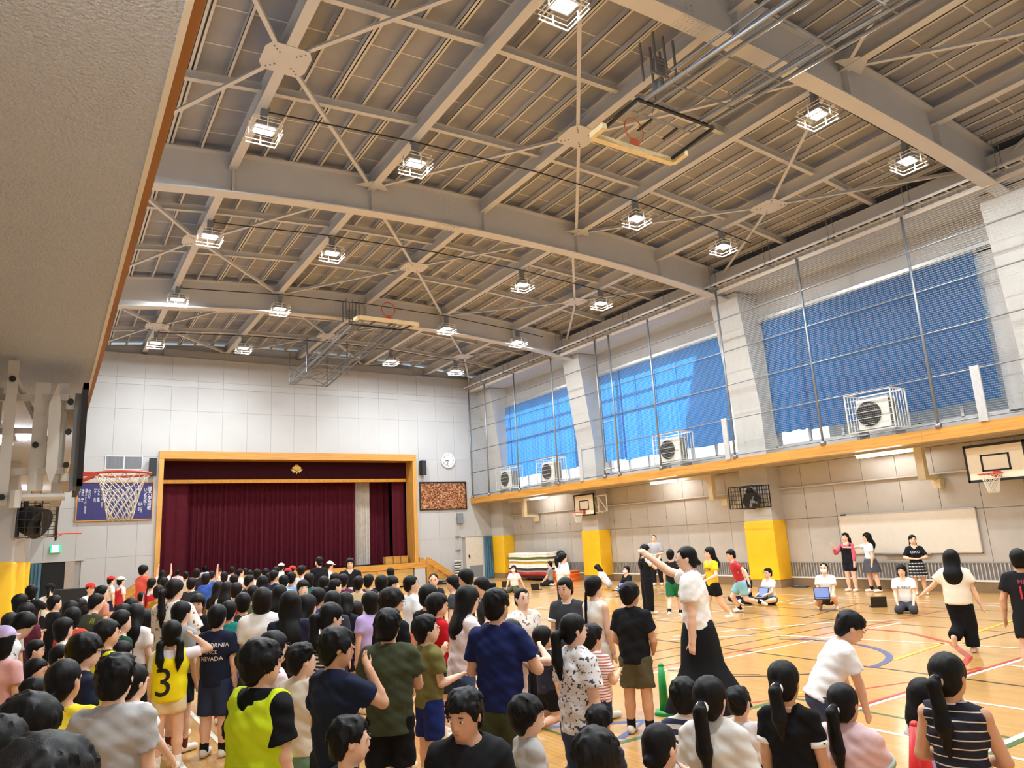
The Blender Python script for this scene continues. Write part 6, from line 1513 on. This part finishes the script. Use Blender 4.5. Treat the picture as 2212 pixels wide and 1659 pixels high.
person('boy in grey tee with name tag kneeling at a laptop', 1187, 1211, 1.42, -75, pose='seiza', hair='short', top='#8e9194', bottom='pants', bcol='#1d1f28')
person('girl in face mask and pale tee sitting beside a laptop by the mats', 1109, 1220, 1.42, 200, pose='seiza', hair='pony', mask=True, top='#efe4dc', bottom='pants', bcol='#4a4a36', arms=[((0.3, 0.2, -1), (0.2, 0.3, -1)), ((0.5, -0.2, -1), (0.4, -0.1, -1))])
person('child in dark clothes seated behind the running boy in red', 1606, 1226, 1.36, 215, pose='cross', hair='short', top='#1a1d2c', bottom='pants', bcol='#20243a')
# --- between the crowd and the court
person('tall boy in profile with thick fringe looking at the crowd', 1003, 1227, 1.47, -78, dep=9.46, hair='mop', top='#2b2d32', head=(0, 4, 0), skin=1)
person('boy in grey tee with badge beside the thick fringe boy', 974, 1240, 1.38, -72, hair='short', top='#3e4146', head=(0, 10, 0), skin=0, prints=[('I', 0.05, '#f0f0f0', 'front', 0.05, 0.0)])
person('girl with side ponytail looking down behind the long haired girl', 1033, 1245, 1.38, -100, hair='pony', top='#2a2c32', head=(0, 16, 0))
person('girl with hair tied back facing out beside the stage stairs', 936, 1236, 1.30, 178, hair='tied', top='#22242b', bottom='pants', bcol='#22242b', head=(5, 4, 0))
person('boy in white tee and coral shorts looking across the court', 888, 1240, 1.43, 62, dep=9.46, hair='short', top='#eaf0f4', loose=0.014, bcol='#e27a5e', blen=0.8, head=(15, 0, 0), skin=1)
person('boy with glasses and round dark hair beside the red tee boy', 928, 1260, 1.44, 40, hair='mop', top='#1d1f26', glasses=True, head=(20, 6, 0))
person('child with thick dark hair and glasses in black tee', 850, 1267, 1.48, 50, dep=6.25, hair='mop', top='#141519', glasses=True, hairc=2, head=(20, 8, 0), skin=1)
person('girl in lavender tee with black backpack and bob hair', 797, 1276, 1.33, -35, dep=8.31, hair='bob', top='#b7a4d6', loose=0.014, bcol='#202026', bottom='shorts', head=(-10, 4, 0))
person('boy in navy tee with round head near the stage', 797, 1238, 1.36, 25, hair='short', top='#1e2544', kind='crowd', head=(5, 0, 0))
person('boy with full round hair beside the navy tee boy', 824, 1240, 1.42, 15, hair='mop', top='#23252d', kind='crowd')
person('child with low fringe between round hair boy and white tee boy', 849, 1242, 1.40, 120, hair='mop', top='#2d3038', kind='crowd', head=(0, 10, 0))
person('boy with spiky hair standing against the stage front', 843, 1224, 1.33, -20, hair='short', top='#d9d3ce', kind='crowd')
person('girl with bob hair before the woman with lanyard', 718, 1274, 1.36, 10, hair='bob', top='#33353f', kind='crowd')
person('girl with straight hair beside the bob haired girl', 747, 1277, 1.30, 30, hair='long', hairlen=0.8, top='#24262e', kind='crowd')
# --- adults in the crowd
person('woman in black tee and khaki apron wearing a mask', 689, 1201, 1.62, -35, adult=True, hair='tied', top='#121216', bottom='longskirt', bcol='#8a7d55', mask=True, loose=0.014, vest=None)
person('woman in black tee with blue lanyard facing the hall', 756, 1204, 1.58, 178, adult=True, hair='bob', top='#121318', loose=0.014, bottom='pants', bcol='#6d6454', prints=[('■', 0.12, '#ece8da', 'front', 0.0, -0.22)])
person('man in coral tee with folded arms and pale blue shorts', 311, 1219, 1.66, 60, adult=True, hair='mop', top='#e0604e', loose=0.02, bottom='shorts', bcol='#7fb2dd', arms=[folded, folded], skin=1)
# --- left crowd
person('boy in dark green tee near the yellow bib boy', 264, 1314, 1.36, 65, hair='short', top='#1d4a38', head=(10, 0, 0), kind='crowd')
person('boy in yellow bib with short fringe in profile', 233, 1334, 1.34, 65, hair='short', top='#20222a', vest='#d8dd28', head=(10, 0, 0), skin=1)
person('girl with long hair in white blouse and black skirt by the bib boy', 294, 1302, 1.34, 30, hair='long', hairlen=1.2, top='#efe9e6', bottom='longskirt', bcol='#17171b', loose=0.014)
person('girl with dark bob beside the floral blouse woman', 316, 1314, 1.30, 50, hair='bob', top='#d8cfc8', kind='crowd')
person('boy in olive tee with neon shoulder stripe leaning forward', 214, 1280, 1.44, 60, dep=9.46, lean=14, hair='short', top='#3d4031', vest=None, head=(5, 0, 0), prints=[('||||', 0.07, '#c9e02c', 'back', 0.14, 0.06)])
person('boy in profile behind the neon stripe boy', 222, 1262, 1.44, 70, hair='short', top='#c98a74', kind='crowd', skin=0)
person('child in white shirt with navy collar and red cap', 196, 1259, 1.34, 150, hair='short', cap='#d8342f', top='#eeece8', collar='#22305a', kind='crowd', bcol='#22305a')
person('child in red cap and white shirt with navy shorts', 241, 1244, 1.36, 75, hair='short', cap='#d8342f', top='#f0efec', bcol='#1f2a55', kind='crowd')
person('child in white cap and red bib', 262, 1245, 1.35, 60, hair='short', cap='#efece4', top='#f0efec', vest='#c23038', kind='crowd', bcol='#23253a')
person('girl with long braid and red bib', 329, 1247, 1.40, 45, hair='braid', hairlen=1.8, top='#f0eeea', vest='#c92f38', kind='crowd')
person('small child in pale blue tee beside the coral tee man', 307, 1277, 1.12, 30, hair='short', top='#7fb0dc', kind='crowd')
person('girl in black tee covering her ears by the yellow pad', 70, 1262, 1.42, 40, hair='bob', top='#1a1b20', bcol='#8b8f93', arms=[((0.4, 0.5, -0.4), (-0.3, 0.2, 0.9)), ((0.4, 0.5, -0.4), (-0.3, 0.2, 0.9))], kind='crowd')
person('girl in white tee and black cap seen from behind', 109, 1260, 1.38, 5, hair='pony', cap='#17181c', top='#efeae4', kind='crowd', bcol='#1b1d28')
person('boy in black tee and black shorts with arm hanging', 120, 1283, 1.40, 70, dep=10.64, hair='short', top='#16171b', loose=0.016, bcol='#121215', head=(5, 0, 0), skin=0, prints=[('O', 0.07, '#e6e3da', 'front', -0.04, 0.02)])
person('girl in white tee leaning on the near yellow pad', 46, 1281, 1.42, 60, hair='bob', top='#e9e7e4', arms=[fwd_low, fwd_low], kind='crowd')
person('girl with long dark hair and white mask near the piano', 155, 1296, 1.30, 60, hair='long', top='#c9cfe0', mask=True, kind='crowd')
person('girl in orange red tee with dark hair', 158, 1309, 1.28, 20, hair='bob', top='#cf4a2f', kind='crowd')
person('girl with dark hair and cream top before the orange tee girl', 140, 1332, 1.24, 80, hair='bob', top='#e6ddd0', kind='crowd')
person('child with ribbon in dark hair behind the olive tee boy', 192, 1306, 1.28, 30, hair='long', top='#22242c', kind='crowd')
person('child in white tee with dark hair beside the green tee boy', 268, 1302, 1.36, 40, hair='mop', top='#e8e6e4', kind='crowd')
# --- rear crowd before the stage (small in view)
REAR = [('girl with heavy dark bob seen from behind', 425, 1227, 1.44, 5, 'bob', '#2a2530', 0), ('girl with white headband', 444, 1220, 1.40, 20, 'bob', '#c9cfe4', 0), ('child with side parted hair and pale cheek', 473, 1226, 1.36, 60, 'short', '#e5e2e0', 0),
        ('child with dark cap of hair in white shirt', 502, 1223, 1.38, 10, 'mop', '#e9e7e4', 0), ('boy in profile with white collar', 520, 1227, 1.38, 70, 'short', '#f0eeea', 0), ('child in cream shirt under the stage curtain', 541, 1230, 1.34, 20, 'short', '#e8dccb', 0),
        ('child with low dark hair in brown shirt', 574, 1227, 1.36, 0, 'bob', '#5d4a3c', 0), ('child with dark hair in mint shirt', 597, 1223, 1.38, 15, 'mop', '#a9c9bb', 0), ('child in white cap between dark heads', 608, 1216, 1.40, 5, 'short', '#f1f0ee', '#f0eee8'),
        ('child in red cap with white shirt', 622, 1227, 1.34, 10, 'short', '#efece8', '#cf3a38'), ('child in red cap turned sideways', 633, 1222, 1.36, 60, 'short', '#eae6e0', '#d23a34'), ('tall child with tousled hair and pale collar', 653, 1220, 1.46, 50, 'mop', '#e3dfe0', 0),
        ('child in white cap near the apron woman', 714, 1212, 1.42, 100, 'short', '#f0eeec', '#f2efe6'), ('girl with white bow facing sideways', 727, 1248, 1.36, 70, 'pony', '#24262e', 0), ('girl with dark hair near the lanyard woman', 724, 1236, 1.36, 20, 'bob', '#1d1e24', 0),
        ('boy with glasses under a full fringe', 655, 1251, 1.38, 170, 'mop', '#2a2c33', 0), ('boy in light blue tee', 630, 1233, 1.42, 30, 'short', '#8fb4dc', 0), ('girl in navy dress with pale cheek', 594, 1230, 1.44, 60, 'short', '#1d2748', 0),
        ('girl with long dark hair in green top', 567, 1242, 1.40, 10, 'long', '#3c5a44', 0), ('boy in dark brown tee in profile', 541, 1240, 1.40, 60, 'short', '#2d2522', 0), ('boy in red bib over black tee', 512, 1256, 1.40, 30, 'short', '#141418', 0),
        ('girl with long straight hair in white', 491, 1255, 1.36, 20, 'long', '#ecebea', 0), ('girl in black tee with long hair', 473, 1254, 1.36, 15, 'long', '#16171b', 0), ('girl in blue top raising an arm', 446, 1237, 1.40, 40, 'bob', '#3a62c0', 0),
        ('girl in white blouse with raised arms', 353, 1231, 1.40, 20, 'long', '#efe9e2', 0), ('child in pale pink shirt with dark hair', 384, 1228, 1.36, 10, 'mop', '#e2c6c4', 0), ('child with dark hair in beige shirt', 402, 1233, 1.36, 15, 'short', '#cdbfa8', 0),
        ('child with tidy dark hair in grey shirt', 458, 1232, 1.36, 5, 'short', '#8f9298', 0), ('child with dark hair in violet shirt', 485, 1234, 1.34, 20, 'bob', '#6a5a90', 0), ('child with black hair in light blue shirt', 505, 1240, 1.36, 0, 'mop', '#b6cbe4', 0),
        ('child with black hair in yellow shirt', 530, 1226, 1.32, 10, 'short', '#d8bc4a', 0), ('child with brown hair in white vest', 556, 1228, 1.36, 15, 'bob', '#ece8e6', 0), ('child with black hair in rust shirt', 583, 1236, 1.36, 10, 'mop', '#8a4a34', 0),
        ('child with black hair in sky shirt', 612, 1240, 1.38, 0, 'short', '#a4c4e4', 0), ('child with dark hair in teal shirt', 668, 1236, 1.38, 10, 'bob', '#2c6a6c', 0), ('child with dark hair in plum shirt', 742, 1238, 1.36, 20, 'mop', '#5a2c48', 0),
        ('child with dark hair in sand shirt', 775, 1242, 1.36, 10, 'short', '#c9b48a', 0), ('child with dark hair in slate shirt', 700, 1243, 1.36, 15, 'mop', '#4a5260', 0), ('child with black hair in charcoal hood', 415, 1247, 1.38, 20, 'mop', '#33343a', 0),
        ('child with black hair in coral shirt', 356, 1246, 1.34, 20, 'bob', '#cf7560', 0), ('child with black hair in mustard shirt', 344, 1262, 1.36, 30, 'short', '#b8892e', 0), ('child with black hair in pale lilac shirt', 285, 1290, 1.3, 30, 'long', '#d8d2e6', 0),
        ('child with black hair in denim shirt', 176, 1290, 1.3, 40, 'short', '#51688c', 0), ('child with black hair in burgundy shirt', 60, 1300, 1.3, 30, 'mop', '#5c2430', 0), ('child with black hair in stone shirt', 26, 1320, 1.3, 40, 'short', '#b4aa9c', 0),
        ('child with black hair in moss shirt', 547, 1262, 1.34, 20, 'short', '#55603c', 0), ('child with black hair in ivory shirt', 606, 1262, 1.36, 30, 'long', '#eee8da', 0), ('child with black hair in cobalt shirt', 690, 1268, 1.34, 40, 'mop', '#2a48a0', 0),
        ('child with black hair in dusty blue shirt', 770, 1296, 1.2, 30, 'bob', '#8296ac', 0), ('child with black hair in graphite shirt', 525, 1278, 1.36, 10, 'mop', '#303238', 0)]
for (lab, px, py, H, fc, hr, tc_, cp) in REAR:
    kw = dict(kind='crowd')
    if cp: kw['cap'] = cp
    if 'red bib' in lab: kw['vest'] = '#c02a30'
    if 'arms' in lab or 'an arm' in lab: kw['arms'] = [((0.3, 0.4, 0.8), (-0.1, 0.2, 1)), ((0.3, 0.4, 0.8), (-0.1, 0.2, 1)) if 'arms' in lab else ARM_DEF]
    person(lab+' in the crowd before the stage', px, py, H, fc, hair=hr, top=tc_, hairc=(px % 3), skin=px % 4, head=(px % 21-10, py % 9, 0), bottom='shorts' if px % 2 else 'pants', bcol=('#23262e', '#3a4660', '#5a5648', '#1b1d24')[px % 4], **kw)
print('PEOPLE', STATS)

# laptops on the floor or on knees
def laptop(label, x, y, z, rot, open_=105, screen=True):
    t = thing('laptop', label, 'laptop', (x, y, z), rot)
    MB().box((-0.15, -0.11, 0), (0.15, 0.11, 0.018)).build('base', M_black, t)
    MB().box((-0.13, -0.06, 0.018), (0.13, 0.08, 0.021)).build('keyboard', M_grey, t)
    a = math.radians(open_); d = Vector((0, -math.cos(a), math.sin(a)))
    n_ = Vector((0, math.sin(a), math.cos(a)))
    b = MB(); p0 = Vector((0, 0.11, 0.015)); b.bar(p0, p0+d*0.21, 0.3, 0.012, n_); lid = b.build('lid', M_black, t)
    s_ = MB(); q0 = p0+d*0.015-n_*0.0075; s_.bar(q0, q0+d*0.18, 0.27, 0.002, n_); s_.build('screen', mat('laptop_screen', '#6f7fb0', 0.3, noise=0.1, nscale=12, emit='#6c7fb8', estr=0.6), lid)
def face_cam(x, y): return math.atan2(x, y)
for lab, px, py, z, rot in (('open dark laptop on the floor beside the green lettering girl', 1897, 1311, 0.0, 2.3),
                            ('open laptop before the grey tee boy', 1160, 1274, 0.0, 2.1), ('open laptop beside the masked girl near the mats', 1093, 1268, 0.0, 2.6), ('closed flat laptop near the whiteboard wall', 1738, 1268, 0.0, 0.3)):
    p = on_z(px, py, z)
    if 'lit screen' in lab: laptop(lab, p.x, p.y, z, -face_cam(p.x, p.y), 100)
    elif 'closed' in lab: laptop(lab, p.x, p.y, z, rot, 178)
    else: laptop(lab, p.x, p.y, z, rot)

for pr, lab, z, d in ((pm_a, 'open laptop with lit screen held by the masked girl', 0.24, 0.42), (pm_b, 'open laptop on the lap of the glasses boy', 0.16, 0.36), (pm_c, 'open dark laptop held by the masked child in black', 0.16, 0.36)):
    b_ = pr['base']; f_ = (math.sin(pr['phi']), math.cos(pr['phi']))
    if 'lit screen' in lab: laptop(lab, b_[0]+f_[0]*d, b_[1]+f_[1]*d, z, -math.atan2(b_[0], b_[1]), 100)
    else: laptop(lab, b_[0]+f_[0]*d, b_[1]+f_[1]*d, z, -pr['phi']+PI, 110)
